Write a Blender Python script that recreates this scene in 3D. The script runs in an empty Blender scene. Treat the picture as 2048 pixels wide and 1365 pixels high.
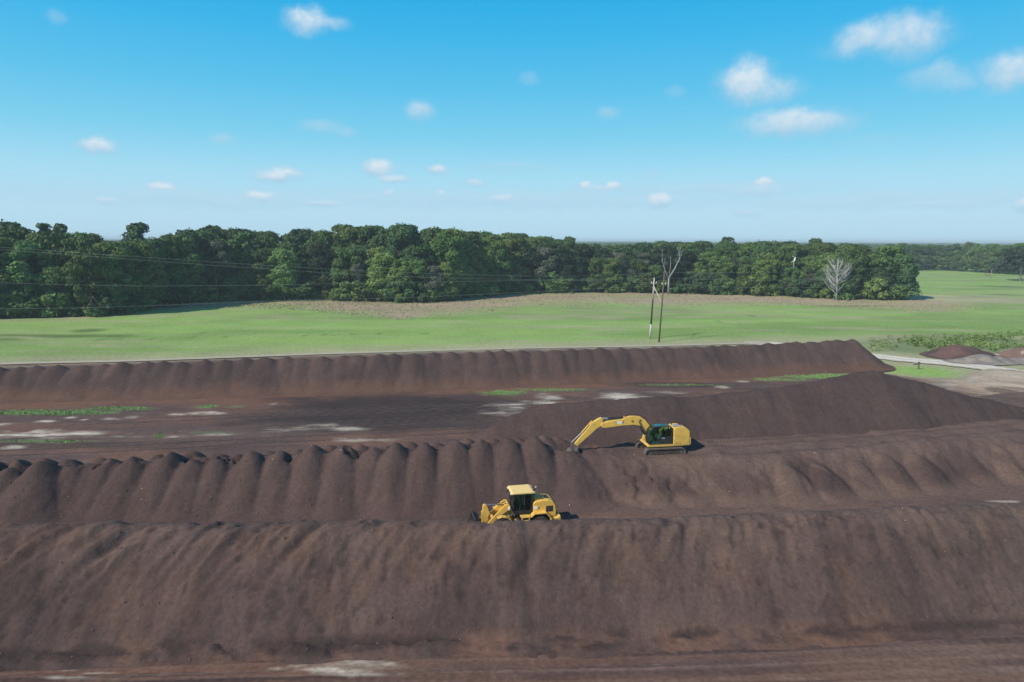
import bpy, bmesh, math, random
import numpy as np
from mathutils import Vector, Matrix

# ------------------------------------------------------------------ camera, sky, sun, exposure
SC = bpy.context.scene
COL = SC.collection
F_PX, CAM_H, PITCH, ROLL = 1400.0, 23.5, math.radians(8.15), math.radians(0.24)
R = math.radians
_f = Vector((0, math.cos(PITCH), -math.sin(PITCH)))
_u0 = Vector((0, math.sin(PITCH), math.cos(PITCH)))
_x0 = Vector((1, 0, 0))
_r = math.cos(ROLL) * _x0 + math.sin(ROLL) * _u0
_u = math.cos(ROLL) * _u0 - math.sin(ROLL) * _x0
cd = bpy.data.cameras.new('camera')
cam = bpy.data.objects.new('camera', cd)
COL.objects.link(cam)
cd.sensor_width = 36.0
cd.lens = 36.0 * F_PX / 2048.0
cd.clip_start = 0.5
cd.clip_end = 40000
cam.matrix_world = Matrix(((_r.x, _u.x, -_f.x, 0), (_r.y, _u.y, -_f.y, 0), (_r.z, _u.z, -_f.z, CAM_H), (0, 0, 0, 1)))
SC.camera = cam

SUN_EL = R(38)
SHX, SHY = 0.80, 0.60            # ground direction in which shadows fall
SC.view_settings.view_transform = 'Standard'
SC.view_settings.look = 'None'
SC.view_settings.exposure = 0.0
SC.view_settings.gamma = 1.0
SC.view_settings.use_curve_mapping = False
SC.cycles.max_bounces = 5
SC.cycles.diffuse_bounces = 3
SC.cycles.glossy_bounces = 2
SC.cycles.transparent_max_bounces = 12
SC.cycles.transmission_bounces = 4
SC.cycles.volume_bounces = 0
SC.cycles.use_denoising = True

HAZE_D = 0.00022
sl = bpy.data.lights.new('sun', 'SUN')
sun = bpy.data.objects.new('sun', sl)
COL.objects.link(sun)
sl.energy = 4.7
sl.angle = R(0.53)
sl.color = (1.0, 0.93, 0.82)
_sd = Vector((SHX * math.cos(SUN_EL), SHY * math.cos(SUN_EL), -math.sin(SUN_EL)))
sun.rotation_euler = _sd.to_track_quat('-Z', 'Y').to_euler()
sun.location = (-60, -40, 120)


def ray(px, py):
    return (_f + (px - 1024) / F_PX * _r + (682.5 - py) / F_PX * _u)


def G(px, py, z=0.0):
    """point of height z that the photograph shows at (px, py)"""
    d = ray(px, py)
    t = (z - CAM_H) / d.z
    return (d.x * t, d.y * t)


def proj(x, y, z):
    v = Vector((x, y, z - CAM_H))
    D = v.dot(_f)
    return 1024 + F_PX * v.dot(_r) / D, 682.5 - F_PX * v.dot(_u) / D, D


def N(nt, t, **kw):
    n = nt.nodes.new(t)
    for k, v in kw.items():
        if k in n.inputs:
            n.inputs[k].default_value = v
        else:
            setattr(n, k, v)
    return n


world = bpy.data.worlds.new('World')
SC.world = world
world.use_nodes = True
wt = world.node_tree
wt.nodes.clear()
w_out = N(wt, 'ShaderNodeOutputWorld')
w_bg = N(wt, 'ShaderNodeBackground', Strength=0.10)
sky = N(wt, 'ShaderNodeTexSky', sky_type='NISHITA', sun_disc=False, sun_elevation=SUN_EL,
        sun_rotation=math.atan2(-SHX, -SHY), altitude=0.0, air_density=1.0, dust_density=0.4, ozone_density=2.5)
hs = N(wt, 'ShaderNodeHueSaturation', Hue=0.475, Saturation=1.35, Value=1.0)
wt.links.new(sky.outputs[0], hs.inputs['Color'])
# small fair-weather clouds: soft warped ellipses in (azimuth, elevation), both in radians
tc = N(wt, 'ShaderNodeTexCoord')
sep = N(wt, 'ShaderNodeSeparateXYZ')
wt.links.new(tc.outputs['Generated'], sep.inputs[0])


def wm(op, a, b=None, c=None):
    n = N(wt, 'ShaderNodeMath', operation=op)
    for i, v in enumerate((a, b, c)):
        if v is None:
            continue
        if isinstance(v, (int, float)):
            n.inputs[i].default_value = v
        else:
            wt.links.new(v, n.inputs[i])
    return n.outputs[0]


az = wm('ARCTAN2', sep.outputs[0], sep.outputs[1])
el = wm('ARCSINE', sep.outputs[2])
uv = N(wt, 'ShaderNodeCombineXYZ')
wt.links.new(az, uv.inputs[0])
wt.links.new(el, uv.inputs[1])


def wnoise(scale, detail, amp):
    n = N(wt, 'ShaderNodeTexNoise', Scale=scale, Detail=detail, Roughness=0.6)
    wt.links.new(uv.outputs[0], n.inputs['Vector'])
    s = N(wt, 'ShaderNodeVectorMath', operation='SUBTRACT')
    wt.links.new(n.outputs['Color'], s.inputs[0])
    s.inputs[1].default_value = (0.5, 0.5, 0.5)
    m = N(wt, 'ShaderNodeVectorMath', operation='MULTIPLY')
    wt.links.new(s.outputs[0], m.inputs[0])
    m.inputs[1].default_value = (amp, amp * 0.7, 0)
    return m.outputs[0]


w1 = wnoise(30, 5, 0.042)
add = N(wt, 'ShaderNodeVectorMath', operation='ADD')
wt.links.new(uv.outputs[0], add.inputs[0])
wt.links.new(w1, add.inputs[1])
add2 = N(wt, 'ShaderNodeVectorMath', operation='ADD')
wt.links.new(uv.outputs[0], add2.inputs[0])
wt.links.new(wnoise(60, 4, 0.016), add2.inputs[1])
wn = N(wt, 'ShaderNodeTexNoise', Scale=75.0, Detail=4.0, Roughness=0.6)
wt.links.new(uv.outputs[0], wn.inputs['Vector'])
CLOUDS = [  # px, py, rx, ry, density
    (612, 42, 34, 20, .8), (655, 46, 34, 11, .55), (112, 34, 14, 11, .25), (1735, 75, 48, 26, .75), (1810, 72, 52, 32, .75),
    (1775, 88, 80, 17, .5), (1490, 162, 42, 32, .95), (1530, 182, 52, 23, .6), (1590, 246, 86, 20, .8), (1875, 150, 40, 20, .45),
    (1905, 165, 34, 14, .4), (2035, 142, 50, 23, .75), (840, 222, 26, 18, .6), (645, 254, 38, 11, .35), (690, 264, 22, 9, .35),
    (197, 292, 28, 13, .9), (445, 280, 22, 12, .35), (1215, 226, 22, 11, .35), (1350, 184, 16, 10, .25), (1058, 158, 18, 12, .25),
    (757, 337, 30, 17, .95), (790, 358, 32, 9, .6), (556, 351, 40, 13, .8), (322, 376, 26, 10, .8), (520, 393, 32, 10, .75),
    (876, 340, 22, 10, .65), (212, 402, 22, 8, .5), (1172, 371, 13, 9, .85), (1224, 371, 16, 10, .85), (1200, 378, 50, 9, .45),
    (1320, 401, 27, 16, 1.0), (1528, 366, 18, 10, .8), (1515, 386, 52, 15, .4), (1495, 427, 24, 8, .4), (778, 388, 16, 10, .5),
    (883, 388, 11, 9, .55), (1005, 397, 28, 10, .6), (650, 407, 44, 5, .5), (950, 368, 20, 7, .5), (730, 396, 40, 7, .35),
    (1020, 334, 70, 10, .2), (1300, 352, 22, 10, .25), (1040, 400, 420, 18, .28), (1880, 409, 70, 7, .35), (1800, 400, 260, 16, .28),
    (420, 398, 300, 16, .26), (1420, 378, 200, 11, .3), (1740, 282, 40, 10, .15), (2046, 410, 14, 12, .6),
]
tot = None
lit = None
for (cx, cy, rx, ry, dn) in CLOUDS:
    if cy > 300:
        dn = min(1.0, dn * 1.35)
    d = ray(cx, cy).normalized()
    ca, ce = math.atan2(d.x, d.y), math.asin(d.z)
    s1 = N(wt, 'ShaderNodeVectorMath', operation='SUBTRACT')
    wt.links.new((add if rx > 33 and ry > 12 else add2).outputs[0], s1.inputs[0])
    s1.inputs[1].default_value = (ca, ce, 0)
    m1 = N(wt, 'ShaderNodeVectorMath', operation='MULTIPLY')
    wt.links.new(s1.outputs[0], m1.inputs[0])
    m1.inputs[1].default_value = (1400 / rx / 1.12, 1400 / ry / 1.12, 0)
    l1 = N(wt, 'ShaderNodeVectorMath', operation='LENGTH')
    wt.links.new(m1.outputs[0], l1.inputs[0])
    mr = N(wt, 'ShaderNodeMapRange', interpolation_type='SMOOTHSTEP')
    mr.inputs['From Min'].default_value = 1.5 if rx > 33 else 1.35
    mr.inputs['From Max'].default_value = 0.25
    mr.inputs['To Min'].default_value = 0
    mr.inputs['To Max'].default_value = dn
    wt.links.new(l1.outputs['Value'], mr.inputs['Value'])
    o = mr.outputs[0]
    tot = o if tot is None else wm('MAXIMUM', tot, o)
    # brightness: upper part of each cloud lies in the sun
    sp = N(wt, 'ShaderNodeSeparateXYZ')
    wt.links.new(m1.outputs[0], sp.inputs[0])
    b = wm('MULTIPLY', wm('ADD', sp.outputs[1], 0.8), o)
    lit = b if lit is None else wm('MAXIMUM', lit, b)
tot = wm('MULTIPLY', tot, wm('ADD', wm('MULTIPLY', wn.outputs['Fac'], 1.5), 0.36))
totc = N(wt, 'ShaderNodeClamp')
wt.links.new(tot, totc.inputs[0])
litc = N(wt, 'ShaderNodeClamp')
wt.links.new(lit, litc.inputs[0])
cc = N(wt, 'ShaderNodeMix', data_type='RGBA')
wt.links.new(litc.outputs[0], cc.inputs['Factor'])
cc.inputs['A'].default_value = (3.9, 6.2, 8.0, 1)
cc.inputs['B'].default_value = (6.6, 7.9, 8.9, 1)
cm = N(wt, 'ShaderNodeMix', data_type='RGBA')
wt.links.new(totc.outputs[0], cm.inputs['Factor'])
# hazy summer air: cyan blue overhead, pale towards the horizon, over the Nishita sky
eln = wm('DIVIDE', el, math.pi / 2)
rmp = N(wt, 'ShaderNodeValToRGB')
wt.links.new(eln, rmp.inputs['Fac'])
STOPS = [(0.0, (4.8, 7.3, 8.9)), (2.5, (4.8, 7.4, 9.0)), (5, (3.9, 7.3, 9.1)), (8, (2.2, 6.4, 8.8)), (11.5, (1.15, 5.5, 8.6)), (15.5, (.50, 4.7, 8.4)), (19.5, (.14, 4.0, 8.1)), (40, (.6, 1.9, 4.4)), (90, (.5, 1.2, 3.0))]
er = rmp.color_ramp
for i_, (dg_, c_) in enumerate(STOPS):
    e_ = er.elements[i_] if i_ < 2 else er.elements.new(dg_ / 90)
    e_.position = dg_ / 90
for e_, (dg_, c_) in zip(er.elements, STOPS):
    e_.color = (*c_, 1)
skm = N(wt, 'ShaderNodeMix', data_type='RGBA')
skm.inputs['Factor'].default_value = .96
wt.links.new(hs.outputs[0], skm.inputs['A'])
wt.links.new(rmp.outputs['Color'], skm.inputs['B'])
wt.links.new(skm.outputs['Result'], cm.inputs['A'])
wt.links.new(cc.outputs['Result'], cm.inputs['B'])
wt.links.new(cm.outputs['Result'], w_bg.inputs['Color'])
wt.links.new(w_bg.outputs[0], w_out.inputs['Surface'])

random.seed(7)
rng = np.random.default_rng(7)


# ------------------------------------------------------------------ helpers
def tag(o, label=None, cat=None, group=None, kind=None):
    if label:
        o['label'] = label
    if cat:
        o['category'] = cat
    if group:
        o['group'] = group
    if kind:
        o['kind'] = kind
    return o


def thing(name, label, cat, loc=(0, 0, 0), rz=0.0, group=None):
    o = bpy.data.objects.new(name, None)
    o.empty_display_size = 0.5
    o.location = loc
    o.rotation_euler = (0, 0, rz)
    COL.objects.link(o)
    return tag(o, label, cat, group)


def mesh_np(name, verts, faces, mat=None, parent=None, color=None, smooth=True, fsize=4):
    """faces: (n, fsize) int array"""
    verts = np.asarray(verts, np.float32)
    faces = np.asarray(faces, np.int32)
    me = bpy.data.meshes.new(name)
    nv, nf = len(verts), len(faces)
    me.vertices.add(nv)
    me.vertices.foreach_set('co', verts.ravel())
    me.loops.add(nf * fsize)
    me.loops.foreach_set('vertex_index', faces.ravel())
    me.polygons.add(nf)
    me.polygons.foreach_set('loop_start', np.arange(0, nf * fsize, fsize, dtype=np.int32))
    me.polygons.foreach_set('loop_total', np.full(nf, fsize, np.int32))
    me.polygons.foreach_set('use_smooth', np.full(nf, smooth, bool))
    if color is not None:
        ca = me.attributes.new('tint', 'FLOAT_COLOR', 'POINT')
        c = np.ones((nv, 4), np.float32)
        c[:, :3] = color
        ca.data.foreach_set('color', c.ravel())
    me.update()
    me.validate()
    if mat:
        me.materials.append(mat)
    o = bpy.data.objects.new(name, me)
    COL.objects.link(o)
    if parent:
        o.parent = parent
    return o


class MB:
    def __init__(s):
        s.v, s.f = [], []

    def _add(s, vs, fs):
        b = len(s.v)
        s.v += [tuple(v) for v in vs]
        s.f += [tuple(b + i for i in f) for f in fs]
        return s

    def box(s, x0, x1, y0, y1, z0, z1, rot=None, piv=None):
        vs = [(x, y, z) for x in (x0, x1) for y in (y0, y1) for z in (z0, z1)]
        if rot:
            M = Matrix.Rotation(rot[0], 3, rot[1])
            c = Vector(piv or ((x0 + x1) / 2, (y0 + y1) / 2, (z0 + z1) / 2))
            vs = [M @ (Vector(v) - c) + c for v in vs]
        return s._add(vs, [(0, 1, 3, 2), (4, 6, 7, 5), (0, 4, 5, 1), (2, 3, 7, 6), (0, 2, 6, 4), (1, 5, 7, 3)])

    def prism(s, prof, y0, y1):
        """closed outline [(x, z)] pushed along y"""
        n = len(prof)
        vs = [(x, y0, z) for x, z in prof] + [(x, y1, z) for x, z in prof]
        fs = [(i, (i + 1) % n, n + (i + 1) % n, n + i) for i in range(n)]
        fs += [tuple(range(n - 1, -1, -1)), tuple(range(n, 2 * n))]
        return s._add(vs, fs)

    def tube(s, pts, rad, n=8, cap=True):
        pts = [Vector(p) for p in pts]
        rs = rad if isinstance(rad, (list, tuple)) else [rad] * len(pts)
        rings = []
        t0 = (pts[1] - pts[0]).normalized()
        a = t0.orthogonal().normalized()
        for i, p in enumerate(pts):
            t = (pts[min(i + 1, len(pts) - 1)] - pts[max(i - 1, 0)]).normalized()
            a = (a - t * a.dot(t)).normalized()
            b = t.cross(a)
            rings.append([p + rs[i] * (a * math.cos(2 * math.pi * k / n) + b * math.sin(2 * math.pi * k / n)) for k in range(n)])
        vs = [v for r_ in rings for v in r_]
        fs = [(i * n + k, i * n + (k + 1) % n, (i + 1) * n + (k + 1) % n, (i + 1) * n + k) for i in range(len(pts) - 1) for k in range(n)]
        if cap:
            fs += [tuple(range(n - 1, -1, -1)), tuple((len(pts) - 1) * n + k for k in range(n))]
        return s._add(vs, fs)

    def lathe_y(s, cx, cy, cz, prof, n=28):
        """profile [(radius, y offset)] spun about the y axis"""
        m = len(prof)
        vs = [(cx + r_ * math.cos(2 * math.pi * k / n), cy + dy, cz + r_ * math.sin(2 * math.pi * k / n)) for k in range(n) for r_, dy in prof]
        fs = [(k * m + j, k * m + j + 1, ((k + 1) % n) * m + j + 1, ((k + 1) % n) * m + j) for k in range(n) for j in range(m - 1)]
        return s._add(vs, fs)

    def build(s, name, mat, parent=None, bevel=0.0, smooth=False, seg=2):
        bm = bmesh.new()
        vv = [bm.verts.new(v) for v in s.v]
        for f in s.f:
            try:
                bm.faces.new([vv[i] for i in f])
            except ValueError:
                pass
        bmesh.ops.recalc_face_normals(bm, faces=bm.faces)
        me = bpy.data.meshes.new(name)
        bm.to_mesh(me)
        bm.free()
        if smooth:
            me.polygons.foreach_set('use_smooth', [True] * len(me.polygons))
        me.materials.append(mat)
        o = bpy.data.objects.new(name, me)
        COL.objects.link(o)
        if parent:
            o.parent = parent
        if bevel > 0:
            md = o.modifiers.new('bevel', 'BEVEL')
            md.width = bevel
            md.segments = seg
            md.limit_method = 'ANGLE'
            md.angle_limit = R(35)
        return o


# ---- numpy value noise
_perm = np.random.default_rng(3).random((256, 256)).astype(np.float32)


def vnoise(x, y):
    xi, yi = np.floor(x).astype(np.int64), np.floor(y).astype(np.int64)
    fx, fy = x - xi, y - yi
    fx, fy = fx * fx * (3 - 2 * fx), fy * fy * (3 - 2 * fy)
    g = lambda a, b: _perm[a & 255, b & 255]
    return (g(xi, yi) * (1 - fx) + g(xi + 1, yi) * fx) * (1 - fy) + (g(xi, yi + 1) * (1 - fx) + g(xi + 1, yi + 1) * fx) * fy


def fbm(x, y, o=4, seed=0, rough=0.5):
    """about 0..1"""
    s, a, t = 0, 1.0, 0
    for i in range(o):
        s = s + a * vnoise(x * 2 ** i + 17.3 * (i + 1) + seed * 31.7, y * 2 ** i + 9.1 * (i + 1) + seed * 13.9)
        t += a
        a *= rough
    return s / t


def sstep(a, b, x):
    t = np.clip((x - a) / (b - a), 0, 1)
    return t * t * (3 - 2 * t)


def lerp(a, b, m):
    return a + (np.asarray(b, np.float32) - a) * m[..., None]


# ---- materials
def principled(name, color, rough=0.6, metal=0.0, spec=0.5):
    m = bpy.data.materials.new(name)
    m.use_nodes = True
    b = m.node_tree.nodes['Principled BSDF']
    b.inputs['Base Color'].default_value = (*color, 1)
    b.inputs['Roughness'].default_value = rough
    b.inputs['Metallic'].default_value = metal
    b.inputs['Specular IOR Level'].default_value = spec
    return m, m.node_tree, b


def attr_material(name, fine=6.0, amp=0.5, bump=0.4, bump_dist=0.06, scale2=0.9, rough=1.0, stretch=None):
    """colour from the mesh, broken up by two sizes of noise; bump of clods"""
    m, nt, b = principled(name, (0.5, 0.5, 0.5), rough, 0, 0.15)
    at = N(nt, 'ShaderNodeAttribute', attribute_name='tint')
    geo = N(nt, 'ShaderNodeNewGeometry')
    mp = N(nt, 'ShaderNodeMapping')
    nt.links.new(geo.outputs['Position'], mp.inputs['Vector'])
    if stretch:
        mp.inputs['Scale'].default_value = stretch
    n1 = N(nt, 'ShaderNodeTexNoise', Scale=fine, Detail=5.0, Roughness=0.65)
    n2 = N(nt, 'ShaderNodeTexNoise', Scale=scale2, Detail=4.0, Roughness=0.6)
    nt.links.new(mp.outputs[0], n1.inputs['Vector'])
    nt.links.new(mp.outputs[0], n2.inputs['Vector'])
    mr = N(nt, 'ShaderNodeMapRange')
    mr.inputs['From Min'].default_value = 0.25
    mr.inputs['From Max'].default_value = 0.75
    mr.inputs['To Min'].default_value = 1 - amp
    mr.inputs['To Max'].default_value = 1 + amp
    nt.links.new(n1.outputs['Fac'], mr.inputs['Value'])
    mr2 = N(nt, 'ShaderNodeMapRange')
    mr2.inputs['From Min'].default_value = 0.3
    mr2.inputs['From Max'].default_value = 0.7
    mr2.inputs['To Min'].default_value = 1 - amp * 0.4
    mr2.inputs['To Max'].default_value = 1 + amp * 0.4
    nt.links.new(n2.outputs['Fac'], mr2.inputs['Value'])
    mu = N(nt, 'ShaderNodeMath', operation='MULTIPLY')
    nt.links.new(mr.outputs[0], mu.inputs[0])
    nt.links.new(mr2.outputs[0], mu.inputs[1])
    vm = N(nt, 'ShaderNodeVectorMath', operation='SCALE')
    nt.links.new(at.outputs['Color'], vm.inputs[0])
    nt.links.new(mu.outputs[0], vm.inputs['Scale'])
    nt.links.new(vm.outputs[0], b.inputs['Base Color'])
    if bump > 0:
        bp = N(nt, 'ShaderNodeBump', Strength=bump, Distance=bump_dist)
        nt.links.new(n1.outputs['Fac'], bp.inputs['Height'])
        nt.links.new(bp.outputs[0], b.inputs['Normal'])
    return m


def paint(name, color, rough=0.4, dirt=(0.20, 0.13, 0.09), amount=0.35, spec=0.5, metal=0.0):
    m, nt, b = principled(name, color, rough, metal, spec)
    tcn = N(nt, 'ShaderNodeTexCoord')
    n1 = N(nt, 'ShaderNodeTexNoise', Scale=2.3, Detail=6.0, Roughness=0.7)
    nt.links.new(tcn.outputs['Object'], n1.inputs['Vector'])
    sx = N(nt, 'ShaderNodeSeparateXYZ')
    nt.links.new(tcn.outputs['Object'], sx.inputs[0])
    mr = N(nt, 'ShaderNodeMapRange')
    mr.inputs['From Min'].default_value = 0.45
    mr.inputs['From Max'].default_value = 0.8
    mr.inputs['To Max'].default_value = amount
    nt.links.new(n1.outputs['Fac'], mr.inputs['Value'])
    # mud thrown up on the lower parts
    lo_ = N(nt, 'ShaderNodeMapRange')
    lo_.inputs['From Min'].default_value = 1.7
    lo_.inputs['From Max'].default_value = 0.2
    lo_.inputs['To Max'].default_value = 1.1
    nt.links.new(sx.outputs[2], lo_.inputs['Value'])
    lm = N(nt, 'ShaderNodeMath', operation='MULTIPLY')
    nt.links.new(lo_.outputs[0], lm.inputs[0])
    nt.links.new(n1.outputs['Fac'], lm.inputs[1])
    la_ = N(nt, 'ShaderNodeMath', operation='ADD', use_clamp=True)
    nt.links.new(lm.outputs[0], la_.inputs[0])
    nt.links.new(mr.outputs[0], la_.inputs[1])
    mx = N(nt, 'ShaderNodeMix', data_type='RGBA')
    nt.links.new(la_.outputs[0], mx.inputs['Factor'])
    mx.inputs['A'].default_value = (*color, 1)
    mx.inputs['B'].default_value = (*dirt, 1)
    nt.links.new(mx.outputs['Result'], b.inputs['Base Color'])
    r2 = N(nt, 'ShaderNodeMapRange')
    r2.inputs['To Min'].default_value = rough
    r2.inputs['To Max'].default_value = min(1, rough + 0.4)
    nt.links.new(n1.outputs['Fac'], r2.inputs['Value'])
    nt.links.new(r2.outputs[0], b.inputs['Roughness'])
    return m


def glass_mat(name, tint=(0.30, 0.52, 0.46), refl=0.12):
    m = bpy.data.materials.new(name)
    m.use_nodes = True
    nt = m.node_tree
    nt.nodes.clear()
    o = N(nt, 'ShaderNodeOutputMaterial')
    t = N(nt, 'ShaderNodeBsdfTransparent')
    t.inputs['Color'].default_value = (*tint, 1)
    g = N(nt, 'ShaderNodeBsdfGlossy', Roughness=0.04)
    g.inputs['Color'].default_value = (0.8, 0.95, 0.95, 1)
    fr = N(nt, 'ShaderNodeFresnel', IOR=1.5)
    ad = N(nt, 'ShaderNodeMath', operation='ADD')
    nt.links.new(fr.outputs[0], ad.inputs[0])
    ad.inputs[1].default_value = refl * 0.3
    mx = N(nt, 'ShaderNodeMixShader')
    nt.links.new(ad.outputs[0], mx.inputs[0])
    nt.links.new(t.outputs[0], mx.inputs[1])
    nt.links.new(g.outputs[0], mx.inputs[2])
    nt.links.new(mx.outputs[0], o.inputs['Surface'])
    return m


def leaf_material(name, c1, c2, var=0.35):
    m, nt, b = principled(name, c1, 0.7, 0, 0.25)
    at = N(nt, 'ShaderNodeAttribute', attribute_name='tint')
    oi = N(nt, 'ShaderNodeObjectInfo')
    mx = N(nt, 'ShaderNodeMix', data_type='RGBA')
    nt.links.new(at.outputs['Fac'], mx.inputs['Factor'])
    mx.inputs['A'].default_value = (*c1, 1)
    mx.inputs['B'].default_value = (*c2, 1)
    h = N(nt, 'ShaderNodeHueSaturation')
    mr = N(nt, 'ShaderNodeMapRange')
    mr.inputs['To Min'].default_value = 0.475
    mr.inputs['To Max'].default_value = 0.525
    nt.links.new(oi.outputs['Random'], mr.inputs['Value'])
    nt.links.new(mr.outputs[0], h.inputs['Hue'])
    w = N(nt, 'ShaderNodeTexWhiteNoise', noise_dimensions='1D')
    nt.links.new(oi.outputs['Random'], w.inputs['W'])
    mr2 = N(nt, 'ShaderNodeMapRange')
    mr2.inputs['To Min'].default_value = 1 - var
    mr2.inputs['To Max'].default_value = 1 + var
    nt.links.new(w.outputs['Value'], mr2.inputs['Value'])
    nt.links.new(mr2.outputs[0], h.inputs['Value'])
    nt.links.new(mx.outputs['Result'], h.inputs['Color'])
    nt.links.new(h.outputs[0], b.inputs['Base Color'])
    return m


M_SOIL = attr_material('compost_soil', fine=3.6, amp=0.24, bump=0.5, bump_dist=0.13, scale2=0.6)
M_YARD = attr_material('yard_dirt', fine=3.0, amp=0.32, bump=0.5, bump_dist=0.08, scale2=0.35)
M_GROUND = attr_material('pasture_grass', fine=1.3, amp=0.28, bump=0.5, bump_dist=0.15, scale2=0.06)
M_ROAD = attr_material('gravel_road', fine=3.0, amp=0.15, bump=0.3, bump_dist=0.05)
YEL = paint('yellow_paint', (0.80, 0.485, 0.085), 0.42, amount=0.42)
YEL_D = paint('yellow_dusty_paint', (0.70, 0.43, 0.09), 0.55, amount=0.7)
BLK = paint('black_paint', (0.018, 0.018, 0.02), 0.45, dirt=(0.10, 0.075, 0.06), amount=0.5)
STEEL = paint('dusty_steel', (0.07, 0.065, 0.062), 0.6, dirt=(0.16, 0.115, 0.09), amount=0.9)
RUB = paint('rubber', (0.03, 0.03, 0.03), 0.85, dirt=(0.14, 0.105, 0.085), amount=0.95, spec=0.2)
CHROME = principled('chrome_rod', (0.75, 0.76, 0.78), 0.18, 0.9)[0]
GLASS = glass_mat('green_cab_glass')
WHT = paint('white_decal', (0.8, 0.79, 0.76), 0.5, amount=0.1)
LAMP = principled('lamp_lens', (0.8, 0.8, 0.78), 0.15)[0]
SEAT = principled('seat_fabric', (0.03, 0.03, 0.035), 0.9)[0]
GREY = paint('grey_trim', (0.35, 0.35, 0.34), 0.6, amount=0.3)
TEAL = principled('roof_window', (0.03, 0.11, 0.10), 0.15, 0, 0.8)[0]
BARK = attr_material('bark', fine=5, amp=0.3, bump=0.3)


def solid(m_color, n):
    return np.tile(np.array(m_color, np.float32), (n, 1))


# ------------------------------------------------------------------ ground sheets
SOIL_D = np.array((.066, .044, .040), np.float32)
SOIL_M = np.array((.096, .062, .054), np.float32)
SOIL_T = np.array((.150, .098, .077), np.float32)
SOIL_R = np.array((.165, .088, .060), np.float32)
CHALK = np.array((.66, .58, .46), np.float32)
WEED = np.array((.13, .21, .075), np.float32)
PAST = np.array((.255, .375, .100), np.float32)
PAST_D = np.array((.190, .285, .075), np.float32)
DRYG = np.array((.385, .325, .215), np.float32)
SAND = np.array((.50, .365, .25), np.float32)
PALE = np.array((.52, .43, .33), np.float32)
GREYG = np.array((.205, .180, .160), np.float32)


def grid_mesh(xs, ys, zf, name, mat, colf, keep=None, z=0.0):
    X, Y = np.meshgrid(xs, ys)
    Z = zf(X, Y) if zf else np.zeros_like(X)
    C = colf(X, Y)
    ny, nx = X.shape
    idx = np.arange(nx * ny).reshape(ny, nx)
    faces = np.stack([idx[:-1, :-1], idx[:-1, 1:], idx[1:, 1:], idx[1:, :-1]], -1).reshape(-1, 4)
    V = np.stack([X, Y, Z + z], -1).reshape(-1, 3)
    C = C.reshape(-1, 3)
    if keep is not None:
        k = keep(X, Y, Z).ravel()
        fk = k[faces].any(1)
        faces = faces[fk]
        used = np.unique(faces)
        re = np.zeros(len(V), np.int64)
        re[used] = np.arange(len(used))
        V, C, faces = V[used], C[used], re[faces]
    return mesh_np(name, V, faces, mat, None, C)


def yof(ptsx, X):
    """interpolated y along a polyline given as world points"""
    a = np.array(sorted(ptsx))
    return np.interp(X, a[:, 0], a[:, 1])


ROAD_PTS = [G(-200, 741), G(0, 728), G(250, 722), G(500, 713), G(700, 706), G(1024, 697), G(1300, 692), G(1500, 687)]
ROAD_PTS += [(62, 160), (70, 151), G(1800, 718), G(1880, 725), G(1970, 735), G(2048, 747), G(2150, 762), G(2400, 800)]
WOOD_PX = [(-220, 652), (0, 634), (200, 633), (340, 608), (500, 602), (650, 600), (850, 606), (950, 595), (1050, 586), (1250, 585),
           (1400, 588), (1550, 592), (1700, 600), (1826, 599)]
WOOD = [G(*p) for p in WOOD_PX]


def pxof(X, Y):
    """photo coordinates of ground points (numpy)"""
    vx, vy, vz = X, Y, -CAM_H
    D = vy * _f.y + vz * _f.z
    a = (vx * _r.x + vy * _r.y + vz * _r.z) / D
    b = (vx * _u.x + vy * _u.y + vz * _u.z) / D
    return 1024 + F_PX * a, 682.5 - F_PX * b


def patch(X, Y, px, py, rx, ry, soft=0.5, warp=0.6, seed=0, fx=0.25):
    """noise-edged ellipse lying on the ground, placed where the photograph shows it"""
    cx, cy = G(px, py)
    _, ya = G(px, py - ry)
    _, yb = G(px, py + ry)
    RX = rx * proj(cx, cy, 0)[2] / F_PX
    RY = (ya - yb) / 2
    d = np.sqrt(((X - cx) / RX) ** 2 + ((Y - cy) / RY) ** 2)
    d = d + (fbm(X * fx, Y * fx * 2.2, 4, seed) - 0.5) * 2 * warp
    return 1 - sstep(1 - soft, 1 + soft, d)


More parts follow.
